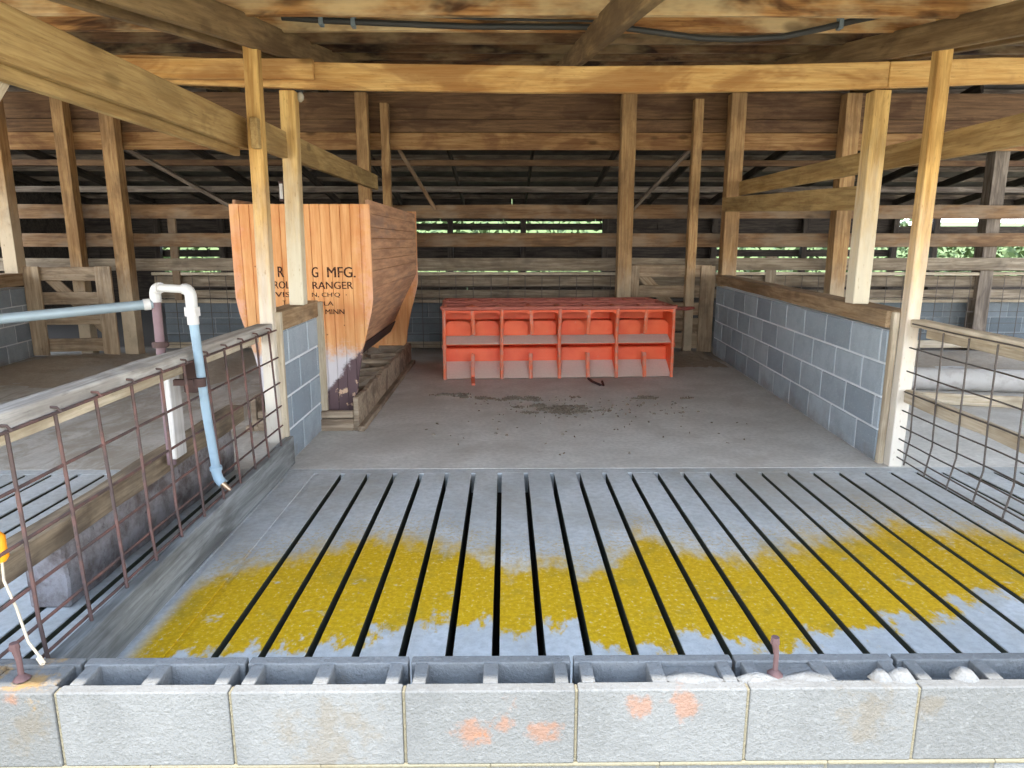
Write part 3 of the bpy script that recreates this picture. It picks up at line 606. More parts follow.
# ------------------------------------------------------------------ orange hopper feeder
hx, hy0, hy1 = -1.398, 4.86, 7.38
hop = empty('hopper_feeder', (hx, hy0, 0), 'tall faded orange wooden hopper feeder with stencilled lettering, straddling the left partition', 'feeder')
HW = [(0.06, .318), (0.10, .322), (0.335, .345), (0.5, .375), (0.66, .418), (0.80, .458), (0.92, .478), (1.1, .480), (1.56, .474)]
def halfw(z):
    for (za, wa), (zb, wb) in zip(HW, HW[1:]):
        if z <= zb: return wa + (wb - wa) * max(0, (z - za)) / (zb - za)
    return HW[-1][1]
def zmin(xa):
    xa = abs(xa)
    if xa <= HW[0][1]: return HW[0][0]
    for (za, wa), (zb, wb) in zip(HW, HW[1:]):
        if wb >= xa: return za + (zb - za) * (xa - wa) / (wb - wa)
    return 1.0
tilt = 0.018
def end_panel(y, ztop, mat):
    mb = MB(); n = 14; wt = 0.478
    for i in range(n):
        a = -wt + 2 * wt * i / n + 0.0022; b = -wt + 2 * wt * (i + 1) / n - 0.0022
        xs = [a + (b - a) * q / 4 for q in range(5)]
        if i == 0: xs[0] = -0.4775
        bot = [(x, zmin(x)) for x in xs]
        prof = bot + [(b, ztop), (a, ztop)]
        mb.prism(prof, 'y', -0.016, 0.006)
    prof = [(x, zmin(x)) for x in [-0.47 + 0.94 * q / 24 for q in range(25)]] + [(0.47, ztop - 0.002), (-0.47, ztop - 0.002)]
    mb.prism(prof, 'y', -0.008, 0.02)
    return mb.build('end_panel', mat, hop, 0.002, loc=(hx, y, 0))
near_panel = end_panel(hy0, 1.553, M_opaint); WM[near_panel.name] = Matrix.Translation((hx, hy0, 0))
end_panel(hy1, 1.61, M_opaint_far)
for s in (-1, 1):
    mb = MB()
    pr = [(0.462, 1.585), (0.466, 1.40), (0.468, 1.25), (0.468, 1.10), (0.466, 0.98), (0.42, 0.885), (0.37, 0.79), (0.32, 0.69), (0.27, 0.585), (0.22, 0.48), (0.175, 0.39)]
    pr2 = []
    for (xa, za), (xb, zb) in zip(pr, pr[1:]):
        k_ = max(1, round(math.hypot(xb - xa, zb - za) / 0.085)); pr2 += [(xa + (xb - xa) * q / k_, za + (zb - za) * q / k_) for q in range(k_)]
    pr2.append(pr[-1])
    for (xa, za), (xb, zb) in zip(pr2, pr2[1:]):
        d_ = V((xb - xa, 0, zb - za)).normalized() * 0.0016
        q = [(xa + d_.x, za + d_.z), (xb - d_.x, zb - d_.z)]
        nx = V((-(zb - za), 0, xb - xa)).normalized() * -0.02
        if nx.x > 0: nx = -nx
        prof = [(s * q[0][0], q[0][1]), (s * q[1][0], q[1][1]), (s * (q[1][0] + nx.x), q[1][1] + nx.z), (s * (q[0][0] + nx.x), q[0][1] + nx.z)]
        mb.prism(prof, 'y', 0.022, hy1 - hy0 - 0.018)
    sp = mb.build('side_panel', M_oside, hop, loc=(hx, hy0, 0)); 
    tag(sp, 'weathered horizontal side boards')
    plank('feed_gate', (hx + s * 0.20, hy0 + 0.04, 0.42), (hx + s * 0.20, hy1 - 0.04, 0.42), 0.13, 0.012, M_iron, up=(s * 0.5, 0, 1), parent=hop)
# trough under it
ty0, ty1 = 4.69, 7.46
for s in (-1, 1):
    mb = MB(); n = 40; vs = []
    for i in range(n + 1):
        y = ty0 + (ty1 - ty0) * i / n; top = 0.235 + 0.010 * math.sin(i * 0.9) + random.uniform(-.006, .006)
        for x, z in ((s * 0.335, 0.0), (s * 0.375, 0.0), (s * 0.372, top), (s * 0.338, top)): vs.append((x, y, z))
    fs = [(3, 2, 1, 0), tuple(4 * n + k for k in range(4))] + [(4 * i + k, 4 * i + (k + 1) % 4, 4 * i + 4 + (k + 1) % 4, 4 * i + 4 + k) for i in range(n) for k in range(4)]
    mb.add(vs, fs); mb.build('trough_side', W['trough'], hop, 0.004, loc=(hx, 0, 0))
    plank('skid', (hx + s * 0.39, ty0 - 0.02, 0.02), (hx + s * 0.39, ty1, 0.02), 0.04, 0.05, W['trough'], parent=hop)
mb = MB(); mb.box(-0.335, 0.335, ty0, ty0 + 0.05, 0.0, 0.085); mb.build('trough_end', W['trough'], hop, 0.005, loc=(hx, 0, 0))
mb = MB(); mb.box(-0.335, 0.335, ty0 + 0.006, ty0 + 0.05, 0.09, 0.14); mb.build('trough_end', W['trough'], hop, 0.005, loc=(hx, 0, 0))
mb = MB(); mb.box(-0.335, 0.335, ty1 - 0.04, ty1, 0, 0.22); mb.build('trough_end', W['trough'], hop, 0.005, loc=(hx, 0, 0))
mb = MB(); nx_, ny_ = 12, 90; vs = []
for i in range(nx_ + 1):
    for j in range(ny_ + 1):
        x = -0.335 + 0.67 * i / nx_; y = ty0 + 0.2 + (ty1 - ty0 - 0.24) * j / ny_
        z = 0.13 + 0.05 * abs(math.sin(y * 7.5 + x * 2)) + 0.08 * mnoise.noise(V((x * 7, y * 6, 3))) + 0.03 * mnoise.noise(V((x * 22, y * 22, 5)))
        vs.append((x, y, z))
mb.add(vs, [(i * (ny_ + 1) + j, (i + 1) * (ny_ + 1) + j, (i + 1) * (ny_ + 1) + j + 1, i * (ny_ + 1) + j + 1) for i in range(nx_) for j in range(ny_)])
mb.build('caked_feed', M_dirt, hop, smooth=True, loc=(hx, 0, 0))
for k in range(6):
    y = ty0 + 0.45 + 0.42 * k
    for s in (-1, 1): plank('trough_divider', (hx + s * 0.06, y, 0.15 + 0.02 * (k % 2)), (hx + s * 0.333, y + 0.03, 0.165), 0.11, 0.05, W['trough'], parent=hop, wob=0.006)
# stencilled lettering on the near end panel
def lettering(txt, xl, xr, zc, h):
    cu = bpy.data.curves.new('lettering', 'FONT'); cu.body = txt; cu.size = 1; cu.extrude = 0.0;  cu.resolution_u = 3
    ob = bpy.data.objects.new('lettering', cu); COL.objects.link(ob)
    dg = bpy.context.evaluated_depsgraph_get(); me = bpy.data.meshes.new_from_object(ob.evaluated_get(dg)); bpy.data.objects.remove(ob)
    xs = [v.co.x for v in me.vertices]; ys = [v.co.y for v in me.vertices]
    x0, x1, y0, y1 = min(xs), max(xs), min(ys), max(ys); mb = MB(); verts = []; n = len(me.vertices)
    for y, sh_ in ((-0.0012, 0), (0.0, 0)):
        for v in me.vertices: verts.append((xl + (v.co.x - x0) / (x1 - x0) * (xr - xl), y, zc - h / 2 + (v.co.y - y0) / (y1 - y0) * h))
    fs = [tuple(p.vertices) for p in me.polygons] 
    ec = {}
    for p in me.polygons:
        for e in p.edge_keys: ec[e] = ec.get(e, 0) + 1
    sides = [(a, b, b + n, a + n) for (a, b), c_ in ec.items() if c_ == 1]
    mb.add(verts, fs + sides); mb.add([(p[0] + 0.05 * h, p[1] - 0.0003, p[2] + 0.004 * h) for p in verts], fs + sides)
    return mb.build('stencil_lettering', M_stencil, near_panel, loc=(0, hy0 - 0.0162, 0))
lettering('R', -1.572, -1.532, 1.098, 0.072); lettering('G', -1.338, -1.296, 1.095, 0.072); lettering('MFG.', -1.232, -1.038, 1.095, 0.072)
lettering('ROL', -1.605, -1.495, 1.008, 0.050); lettering('RANGER', -1.338, -1.058, 1.005, 0.050)
lettering('VIS', -1.60, -1.498, 0.942, 0.036); lettering('N, CH\'Q', -1.345, -1.150, 0.938, 0.036)
lettering('T', -1.55, -1.53, 0.885, 0.030); lettering('OPLA', -1.345, -1.200, 0.880, 0.030)
lettering('MINN', -1.258, -1.126, 0.822, 0.034)

# ------------------------------------------------------------------ red-orange compartment trough feeder
rx0, rx1, rz = -0.592, 1.645, 0.675
cr = empty('trough_feeder', ((rx0 + rx1) / 2, 6.55, 0), 'low red-orange metal trough feeder with two rows of compartments on the pen floor', 'feeder')
ang = math.atan2(0.13, rx1 - rx0)
RM = Matrix.Translation((rx0, 6.52, 0)) @ Matrix.Rotation(ang, 4, 'Z'); RL = (rx1 - rx0) / math.cos(ang); RD = 1.02
def rpart(mb, name, mats, bevel=0.004, smooth=False): return mb.build(name, mats, cr, bevel, smooth, mat4=RM)
# long sheets: profile (depth, height)
def sheet(mb, pts, x0, x1, t=0.008, mi=0):
    for (ya, za), (yb_, zb) in zip(pts, pts[1:]):
        nv = V((0, -(zb - za), yb_ - ya)).normalized() * t
        mb.add([(x, y + o * nv.y, z + o * nv.z) for x in (x0, x1) for o in (0, 1) for y, z in ((ya, za), (yb_, zb))],
               [(0, 1, 5, 4), (2, 6, 7, 3), (0, 4, 6, 2), (1, 3, 7, 5), (0, 2, 3, 1), (4, 5, 7, 6)], mi)
def mirrored(f):
    for sgn in (0, 1): f(lambda y: y if not sgn else RD - y)
bay = RL / 4
mb = MB(); mbl = MB(); mbd = MB()
for side in (0, 1):
    Y = (lambda y: y) if side == 0 else (lambda y: RD - y)
    sheet(mb, [(Y(0.19), 0.145), (Y(0.205), 0.268), (Y(0.38), 0.272), (Y(0.38), 0.33)], 0, RL)                   # lower back panel
    sheet(mb, [(Y(0.38), 0.33), (Y(0.05), 0.334)], 0, RL)                    # underside of ledge
    sheet(mb, [(Y(0.19), 0.395), (Y(0.225), 0.53), (Y(0.38), 0.535), (Y(0.38), rz)], 0, RL)   # upper back panel and recess
    sheet(mbl, [(Y(0.042), 0.336), (Y(0.19), 0.402)], 0.015, RL - 0.015, 0.006)
    sheet(mbl, [(Y(0.0), 0.008), (Y(0.19), 0.145)], 0.015, RL - 0.015, 0.006)
rpart(mb, 'body', M_red, 0.003); o = rpart(mbl, 'dusty_ledge', M_dust, 0); tag(o, 'greyish feed dust on the ledges')
mb = MB(); mb.box(0, RL, 0.03, RD - 0.03, 0.004, 0.02); rpart(mb, 'floor_pan', M_iron, 0)
# full dividers, four compartments a side
for k in range(5):
    x = min(max(bay * k, 0.012), RL - 0.012); mb = MB()
    prof = [(0.0, 0.0), (0.38, 0.0), (0.38, rz), (0.0, rz), (0.0, 0.62), (0.035, 0.55), (0.05, 0.40), (0.035, 0.30), (0.02, 0.2)]
    if k in (0, 4): prof = [(0.0, 0.0), (RD, 0.0), (RD, rz), (0.0, rz)]
    mb.prism(prof, 'x', x - 0.006, x + 0.006)
    rpart(mb, 'divider', M_red, 0.002)
    if k not in (0, 4):
        mb = MB(); mb.prism([(RD - a_, b_) for a_, b_ in prof], 'x', x - 0.006, x + 0.006); rpart(mb, 'divider', M_red, 0.002)
    mb = MB()
    if k in (0, 4): mb.tube([(x, 0.0, 0.0), (x, 0.0, 0.36), (x, 0.0, rz)], 0.016, 8)
    else: mb.tube([(x, 0.004, 0.0), (x, 0.018, 0.2), (x, 0.034, 0.32), (x, 0.044, 0.40), (x, 0.034, 0.52), (x, 0.002, 0.62), (x, 0.0, rz)], 0.017, 8)
    if k in (0, 4): mb.tube([(x, -0.004, 0.30), (x, -0.004, 0.34)], 0.022, 8)
    rpart(mb, 'divider_bar', M_rededge, 0, True)
# half dividers at mid bay: short bar from the rim, short web above the lower trough; rounded window corners
for k in range(4):
    x = bay * (k + 0.5); lean = 0.012 * (1 if k < 2 else -0.5)
    mb = MB(); mb.bar((x, 0.012, rz - 0.01), (x + lean, 0.02, 0.43), 0.018, 0.034, up=(0, 1, 0)); rpart(mb, 'upper_divider', M_rededge, 0.005)
    mb = MB(); mb.prism([(0.0, 0.0), (0.14, 0.13), (0.15, 0.235), (0.11, 0.235), (0.02, 0.16)], 'x', x - 0.005, x + 0.005)
    mb.bar((x, 0.0, 0.0 if k else 0.02), (x + 0.004, 0.06, 0.24), 0.02, 0.036, up=(0, 1, 0)); rpart(mb, 'lower_divider', M_rededge, 0.004)
    for xa, xb in ((bay * k, x), (x, bay * (k + 1))):
        c_ = 0.055; mb = MB(); x0_, x1_ = xa + 0.012, xb - 0.012; zt_ = rz - 0.012
        arcp = lambda xe, s_: [(xe + s_ * c_ * (1 - math.cos(q * math.pi / 10)), zt_ - 0.02 - c_ + c_ * math.sin(q * math.pi / 10)) for q in range(6)]
        prof = [(x0_, zt_)] + arcp(x0_, 1) + arcp(x1_, -1)[::-1] + [(x1_, zt_)]
        mb.prism(prof, 'y', 0.006, 0.014); rpart(mb, 'window_rim', M_red, 0.002)
        # folded panel with angled top corners, in the window
        mb = MB(); g_ = 0.045
        prof = [(x0_ + 0.004, 0.405), (x1_ - 0.004, 0.405), (x1_ - 0.004, 0.505), (x1_ - 0.004 - g_, 0.548), (x0_ + 0.004 + g_, 0.548), (x0_ + 0.004, 0.505)]
        mb.prism(prof, 'y', 0.150, 0.158); rpart(mb, 'window_panel', M_red, 0.002)
# rim and top rails
mb = MB()
for y in (0.0, 0.34, RD - 0.34, RD): mb.tube([(0, y, rz + 0.008), (RL, y, rz + 0.008)], 0.018, 8)
for x in (0.0, RL): mb.tube([(x, 0, rz + 0.008), (x, RD, rz + 0.008)], 0.018, 8)
rpart(mb, 'top_frame', M_scuff, 0, True)
for k in range(9):
    x = bay * k / 2
    for ya, yb_ in ((0.0, 0.34), (RD - 0.34, RD)):
        mb = MB(); mb.bar((min(max(x, .02), RL - .02), ya, rz + 0.012), (min(max(x, .02), RL - .02), yb_, rz + 0.012), 0.014, 0.035); 
        mb.prism([(x - 0.07, ya), (x + 0.07, ya), (x + 0.03, ya + 0.10), (x - 0.03, ya + 0.10)] if 0 < k < 8 else [(x - 0.02, ya), (x + 0.02, ya), (x + 0.02, ya + 0.05), (x - 0.02, ya + 0.05)], 'z', rz + 0.016, rz + 0.028)
        rpart(mb, 'cross_bar', M_rededge, 0.003)
mb = MB(); sheet(mb, [(0.02, rz - 0.012), (RD - 0.02, rz - 0.012)], 0.02, RL - 0.02, 0.006); rpart(mb, 'inner_lid', M_lid, 0)
mb = MB(); mb.bar((bay * 0.5, -0.01, 0.02), (bay * 0.5, -0.30, 0.012), 0.02, 0.035); rpart(mb, 'foot_bar', M_rededge, 0.004)
mb = MB(); mb.tube([(0, 0, 0.012), (0.02, -0.17, 0.014), (0.07, -0.31, 0.014), (0.10, -0.33, 0.014), (0.10, -0.24, 0.03)], 0.012, 8)
tag(mb.build('iron_hook', M_iron, smooth=True, loc=(0.80, 6.52, 0)), 'dark iron hook lying on the floor in front of the red-orange trough', 'hook', None, 'thing')
mb = MB(); mb.tube([(0, 0, 0.0), (0.16, 0.02, -0.005), (0.24, 0.04, 0.0)], [0.02, 0.02, 0.012], 8)
rp = mb.build('corner_bar', M_redrail, cr, 0, True, mat4=Matrix.Translation((1.65, 6.85, 0.655)))

# ------------------------------------------------------------------ near left wire fence
lf = empty('wire_fence', (-1.3, 2.6, 0), 'near left fence of rusty wire mesh hung under a weathered grey top rail', 'fence')
plank('top_rail', (-1.325, 0.95, 0.852), (-1.345, 3.86, 0.830), 0.045, 0.085, W['grey'], parent=lf, wob=0.005)
plank('lower_rail', (-1.40, 1.2, 0.785), (-1.40, 3.86, 0.785), 0.075, 0.035, W['pale'], parent=lf, wob=0.004)
mb = MB(); xw = -1.275
ys = [1.32 + 0.202 * i for i in range(13)]
for y in ys:
    j = random.uniform(-.012, .012)
    mb.tube([(xw - 0.01, y + j, 0.825), (xw, y, 0.55), (xw + 0.006, y - j, 0.30), (xw + 0.015, y, 0.14)], 0.0055, 6)
for z in (0.82, 0.665, 0.52, 0.385, 0.27, 0.175):
    mb.tube([(xw - 0.006, 1.1, z), (xw - 0.006, 2.4, z + 0.004), (xw - 0.008, 3.86, z - 0.004)], 0.005, 6)
mb.build('wire_mesh', M_wire, lf, 0, True)
for y in ys:
    mb = MB(); mb.tube([(xw - 0.02, y - 0.012, 0.842), (xw - 0.004, y, 0.838), (xw + 0.003, y + 0.006, 0.822)], 0.0045, 6); mb.build('staple', M_wire, lf, 0, True)
plank('hanger_board', (-1.425, 2.90, 0.385), (-1.425, 2.90, 0.83), 0.10, 0.03, W['white'], up=(0, 1, 0), parent=lf)
mb = MB(); mb.box(-0.03, 0.03, -0.03, 0.03, -0.13, 0.06); mb.box(-0.04, 0.02, -0.05, 0.05, 0.03, 0.05); mb.build('bracket', M_iron, lf, 0.004, loc=(-1.36, 2.96, 0.79))
plank('curb_board', (-1.255, 1.60, 0.085), (-1.275, 3.95, 0.092), 0.17, 0.045, W['curb'], label='grey weathered curb plank on edge along the left side of the slats', cat='board', wob=0.004)
plank('timber_rail', (-1.545, 1.2, 0.325), (-1.54, 3.85, 0.345), 0.09, 0.09, W['timber'], label='dirty timber rail laid along the block curb in the left pen', cat='rail', wob=0.006)
mb = MB(); nseg = 30; vs = []
for i in range(nseg + 1):
    y = 2.30 + 1.55 * i / nseg
    pts = [(-1.72, 0), (-1.575, 0), (-1.565, 0.10), (-1.572, 0.20), (-1.575, 0.278), (-1.72, 0.278)]
    for x, z in pts:
        q = mnoise.noise(V((x * 8, y * 6, z * 12))); vs.append((x + 0.012 * q, y, z + (0.004 * q if 0 < z < 0.27 else 0)))
mb.add(vs, [(5, 4, 3, 2, 1, 0), tuple(6 * nseg + k for k in range(6))] + [(6 * i + k, 6 * i + (k + 1) % 6, 6 * i + 6 + (k + 1) % 6, 6 * i + 6 + k) for i in range(nseg) for k in range(6)])
tag(mb.build('block_curb', M_stone, bevel=0.008), 'rough dirty concrete curb block standing on the slats under the timber rail', 'curb', None, 'thing')

# water line
wt = empty('water_line', (-1.35, 2.87, 0), 'pipe loop with white elbows and pale blue drop pipe over the left fence', 'pipe')
mb = MB(); mb.tube([(-1.455, 2.895, 0.35), (-1.452, 2.895, 1.08)], 0.019, 14); mb.build('rusty_riser', M_brown, wt, 0, True)
def arc(c, r, a0, a1, ux, uz, n=6): return [V(c) + V(ux) * (r * math.cos(a0 + (a1 - a0) * i / n)) + V(uz) * (r * math.sin(a0 + (a1 - a0) * i / n)) for i in range(n + 1)]
du = V((0.20, -0.115, 0)).normalized(); e0 = V((-1.452, 2.895, 1.085))
c0 = e0 + du * 0.03 
mb = MB(); mb.tube([e0 + V((0, 0, -0.03))] + arc(c0, 0.03, math.pi, math.pi / 2, du, (0, 0, 1)) + [c0 + V((0, 0, .03)) + du * 0.008], 0.0225, 14); mb.build('elbow', M_pvc, wt, 0, True)
e1 = e0 + du * 0.228; c1 = e1 - du * 0.03
mb = MB(); mb.tube([c0 + V((0, 0, .03)), c1 + V((0, 0, .03))], 0.0165, 14); mb.build('link_pipe', M_pvc, wt, 0, True)
mb = MB(); mb.tube([c1 + V((0, 0, .03)) - du * 0.008] + arc(c1, 0.03, math.pi / 2, 0, du, (0, 0, 1)) + [e1 + V((0, 0, -0.055))], 0.0225, 14)
mb.tube([e1 + V((0, 0, -0.04)), e1 + V((0, 0, -0.075))], 0.031, 8); mb.tube([e1 + V((0, 0, -0.075)), e1 + V((0, 0, -0.11))], 0.0225, 14); mb.build('elbow', M_pvc, wt, 0, True)
mb = MB(); mb.tube([e1 + V((0, 0, -0.08)), V((-1.253, 2.82, 0.6)), V((-1.25, 2.86, 0.335))], 0.0185, 14); mb.build('drop_pipe', M_blue, wt, 0, True)
mb = MB(); mb.tube([(-1.25, 2.857, 0.355), (-1.25, 2.86, 0.32), (-1.242, 2.857, 0.295), (-1.222, 2.85, 0.275)], 0.021, 14); mb.tube([(-1.25, 2.858, 0.35), (-1.25, 2.859, 0.335)], 0.026, 14); mb.build('spout_elbow', M_blue, wt, 0, True)
mb = MB(); mb.tube([(-1.225, 2.85, 0.278), (-1.205, 2.845, 0.262), (-1.188, 2.84, 0.25)], [0.014, 0.011, 0.007], 10); mb.build('nipple', M_brass, wt, 0, True)
mb = MB(); mb.tube([e1 + V((0.003, 0, -0.33)), e1 + V((0.003, 0, -0.365))], 0.025, 12); mb.box(e1.x - 0.10, e1.x - 0.01, e1.y - 0.012, e1.y + 0.012, e1.z - 0.36, e1.z - 0.335); mb.build('pipe_clamp', M_iron, wt, 0, True)
mb = MB(); mb.tube([(-1.462, 2.888, 1.048), (-1.95, 2.60, 1.012), (-2.9, 2.04, 0.942)], 0.02, 14); mb.build('supply_pipe', M_galv, wt, 0, True)
mb = MB(); mb.tube([(-1.47, 2.883, 1.0475), (-1.492, 2.870, 1.046)], 0.0235, 12); mb.build('coupling', M_pvc, wt, 0, True)
mb = MB(); mb.tube([(-1.453, 2.895, 0.865), (-1.453, 2.895, 0.89)], 0.03, 12); mb.box(-1.485, -1.42, 2.885, 2.905, 0.868, 0.885); mb.build('riser_clamp', M_iron, wt, 0, True)

# orange gate handle and cord at the left edge
gh = empty('cord_handle', (-1.36, 1.75, 0.45), 'orange plastic handle with a pale cord hooked on the left wire fence', 'handle')
mb = MB(); mb.tube([(-1.375, 1.75, 0.535), (-1.37, 1.75, 0.52), (-1.366, 1.75, 0.49), (-1.368, 1.75, 0.465), (-1.366, 1.75, 0.45)], [0.012, 0.02, 0.016, 0.021, 0.01], 12); mb.build('grip', M_oplast, gh, 0, True)
mb = MB(); mb.tube([(-1.366, 1.75, 0.455), (-1.33, 1.70, 0.42), (-1.27, 1.65, 0.37), (-1.20, 1.58, 0.315), (-1.15, 1.55, 0.285), (-1.145, 1.545, 0.274)], 0.0035, 6); mb.tube([(-1.16, 1.553, 0.29), (-1.145, 1.545, 0.277)], 0.007, 6); mb.build('cord', M_cord, gh, 0, True)

# ------------------------------------------------------------------ right wire fence
rf = empty('wire_fence', (2.33, 3.0, 0), 'right wire mesh fence with pale top rail, bottom wires bent into the pen', 'fence')
plank('top_rail', (2.335, 0.95, 0.828), (2.335, 3.87, 0.852), 0.04, 0.085, W['pale'], parent=rf, wob=0.004)
plank('rail_backing', (2.40, 1.2, 0.785), (2.40, 3.86, 0.80), 0.07, 0.035, W['pale'], parent=rf, wob=0.004)
mb = MB()
yr = [3.755 - 0.203 * i for i in range(14)]
for i, y in enumerate(yr):
    fl = 0.012 * min(1, i / 2.0)
    mb.tube([(2.285, y, 0.835), (2.29, y, 0.45), (2.30, y, 0.22), (2.285 - fl, y, 0.08), (2.275 - fl, y - 0.01, 0.05)], 0.0045, 6)
for z, dx in ((0.835, 0), (0.70, 0), (0.565, 0.003), (0.445, 0.005), (0.335, 0.008), (0.24, 0.01), (0.165, 0.0), (0.10, -0.015), (0.055, -0.02)):
    pts = [(2.287, 3.84, z + 0.015)]
    for q in range(1, 8):
        y = 3.84 - 0.38 * q; k = min(1, q / 2.0); pts.append((2.287 + dx * k, y, z + 0.01 * math.sin(q)))
    mb.tube(pts, 0.0042, 6)
mb.build('wire_mesh', M_wire2, rf, 0, True)
plank('kick_rail', (2.36, 1.2, 0.375), (2.322, 3.866, 0.43), 0.075, 0.04, W['pale'], label='dirty pale rail at knee height just behind the right wire fence', cat='rail', wob=0.008)

# right neighbouring pen: pipe and trough lying on the floor
mb = MB(); mb.tube([(3.2, 6.12, 0.10), (6.8, 5.55, 0.10)], 0.10, 24); mb.tube([(3.19, 6.122, 0.10), (3.26, 6.111, 0.10)], 0.108, 24)
tag(mb.build('plastic_pipe', M_pvc, smooth=True), 'large white pipe lying on the floor of the right neighbouring pen', 'pipe', None, 'thing')
plank('loose_board', (3.15, 5.55, 0.05), (6.6, 4.75, 0.05), 0.09, 0.05, W['pale'], label='pale board lying on the floor in front of the white pipe', cat='board', wob=0.006)

# ------------------------------------------------------------------ cable, bulb, box
mb = MB()
pts = [(-1.25, 4.22, 2.535), (-0.99, 4.22, 2.518), (-0.6, 4.22, 2.503), (-0.2, 4.22, 2.49), (0.25, 4.22, 2.49), (0.657, 4.22, 2.488), (0.9, 4.22, 2.458), (1.12, 4.22, 2.432), (1.35, 4.22, 2.428), (1.58, 4.22, 2.442), (1.8, 4.22, 2.485), (1.97, 4.22, 2.525), (2.23, 4.22, 2.575)]
mb.tube(pts, 0.017, 8)
cb = mb.build('power_cable', M_cable, None, 0, True); tag(cb, 'thick black cable sagging along the roof above the front header', 'cable', None, 'thing'); WM[cb.name] = Matrix.Identity(4)
mb = MB(); mb.tube([(p[0], p[1] - 0.02, p[2] + 0.035 + 0.01 * math.sin(i)) for i, p in enumerate(pts[:6])], 0.007, 6); mb.build('thin_wire', M_cable, cb, 0, True)
for x, z in ((-1.03, 2.52), (-0.85, 2.512), (1.9, 2.51)):
    mb = MB(); mb.box(x - 0.012, x + 0.012, 4.195, 4.245, z - 0.03, z + 0.05); mb.build('cable_clip', M_galv, cb, 0.003)
lb = empty('light_bulb', (-1.24, 4.46, 2.16), 'small white bulb in a socket under the front header, beside the left cap post', 'bulb')
mb = MB(); mb.tube([(-1.24, 4.46, 2.20 - 0.012), (-1.24, 4.46, 2.185), (-1.24, 4.46, 2.165), (-1.24, 4.46, 2.145), (-1.24, 4.46, 2.132)], [0.012, 0.015, 0.024, 0.021, 0.007], 14); mb.build('globe', M_bulb, lb, 0, True)
mb = MB(); mb.tube([(-1.24, 4.46, 2.26), (-1.24, 4.46, 2.185)], 0.02, 12); mb.box(-1.265, -1.215, 4.392, 4.48, 2.225, 2.255); mb.build('socket', M_cable, lb, 0, True)
eb = MB(); eb.box(-0.016, 0.016, -0.03, 0.0, -0.06, 0.06); e_o = tag(eb.build('outlet_box', M_iron, bevel=0.004, loc=(-1.372, 4.43, 1.605)), 'small grey metal box on the side of the left cap post', 'box', None, 'thing'); WM[e_o.name] = Matrix.Translation((-1.372, 4.43, 1.605))
mb = MB(); mb.box(-0.010, 0.010, -0.034, -0.029, -0.045, 0.045); mb.build('cover_plate', M_pvc, e_o, 0.002, mat4=Matrix.Translation((-1.372, 4.43, 1.605)))

# ------------------------------------------------------------------ litter and dirt
def chips(mb, cx, cy, rx, ry, n, s=0.02):
    for _ in range(n):
        a = random.uniform(0, 2 * math.pi); r = random.random() ** 0.7
        x = cx + rx * r * math.cos(a); y = cy + ry * r * math.sin(a); th = random.uniform(0, math.pi); l = random.uniform(0.4, 1.6) * s; w_ = random.uniform(0.25, 0.6) * s
        c_, s_ = math.cos(th), math.sin(th); h = random.uniform(0.003, 0.012)
        b_ = [(x + c_ * u * l - s_ * v * w_, y + s_ * u * l + c_ * v * w_) for u, v in ((-1, -1), (1, -1), (1, 1), (-1, 1))]
        mb.add([(*p, 0.0) for p in b_] + [(x + 0.6 * (p[0] - x), y + 0.6 * (p[1] - y), h) for p in b_], [(4, 5, 6, 7), (0, 1, 5, 4), (1, 2, 6, 5), (2, 3, 7, 6), (3, 0, 4, 7)])
mb = MB()
for cx_, cy_, rx_, ry_, n_c in ((0.52, 5.35, 0.34, 0.16, 26), (0.05, 5.70, 0.42, 0.10, 14), (1.2, 5.72, 0.2, 0.12, 6), (-0.5, 5.85, 0.3, 0.08, 5), (0.35, 5.2, 0.3, 0.05, 5)):
    for _ in range(n_c):
        chips(mb, cx_ + rx_ * random.gauss(0, 0.45), cy_ + ry_ * random.gauss(0, 0.45), 0.07, 0.035, random.randint(14, 34), 0.011)
chips(mb, 0.6, 5.4, 0.9, 0.4, 120, 0.010); chips(mb, 0.6, 4.8, 1.4, 0.7, 60, 0.009)
tag(mb.build('straw_litter', M_straw), 'dark chaff scattered on the concrete in front of the red-orange trough', 'litter', None, 'stuff')
def heap(name, x0, x1, y0, y1, hgt, lab, seed):
    mb = MB(); nx_, ny_ = 44, 40; vs = []
    for i in range(nx_ + 1):
        for j in range(ny_ + 1):
            u, w_ = i / nx_, j / ny_; x = x0 + (x1 - x0) * u; y = y0 + (y1 - y0) * w_
            e = min(1, 6 * u, 6 * (1 - u), 1.6 * w_, 8 * (1 - w_)); e = max(0, e)
            z = -0.012 + e * hgt * (0.5 + 0.5 * mnoise.noise(V((x * 1.6, y * 1.6, seed)))) + 0.022 * e * (mnoise.noise(V((x * 14, y * 14, seed))) + 0.6 * mnoise.noise(V((x * 31, y * 31, seed))))
            vs.append((x, y, z))
    mb.add(vs, [(i * (ny_ + 1) + j, (i + 1) * (ny_ + 1) + j, (i + 1) * (ny_ + 1) + j + 1, i * (ny_ + 1) + j + 1) for i in range(nx_) for j in range(ny_)])
    tag(mb.build(name, M_dirt, smooth=True), lab, 'dirt', None, 'stuff')
heap('manure_dirt', -5.5, -2.6, 6.0, 8.2, 0.13, 'dark dried manure heaped in front of the left board gate', 1.0)
heap('manure_dirt', 1.72, 2.40, 7.0, 8.2, 0.07, 'dark dried manure in front of the right board gate', 5.0)
heap('manure_dirt', 2.85, 8.0, 6.5, 8.25, 0.10, 'dark dried manure at the back of the right neighbouring pen', 9.0)

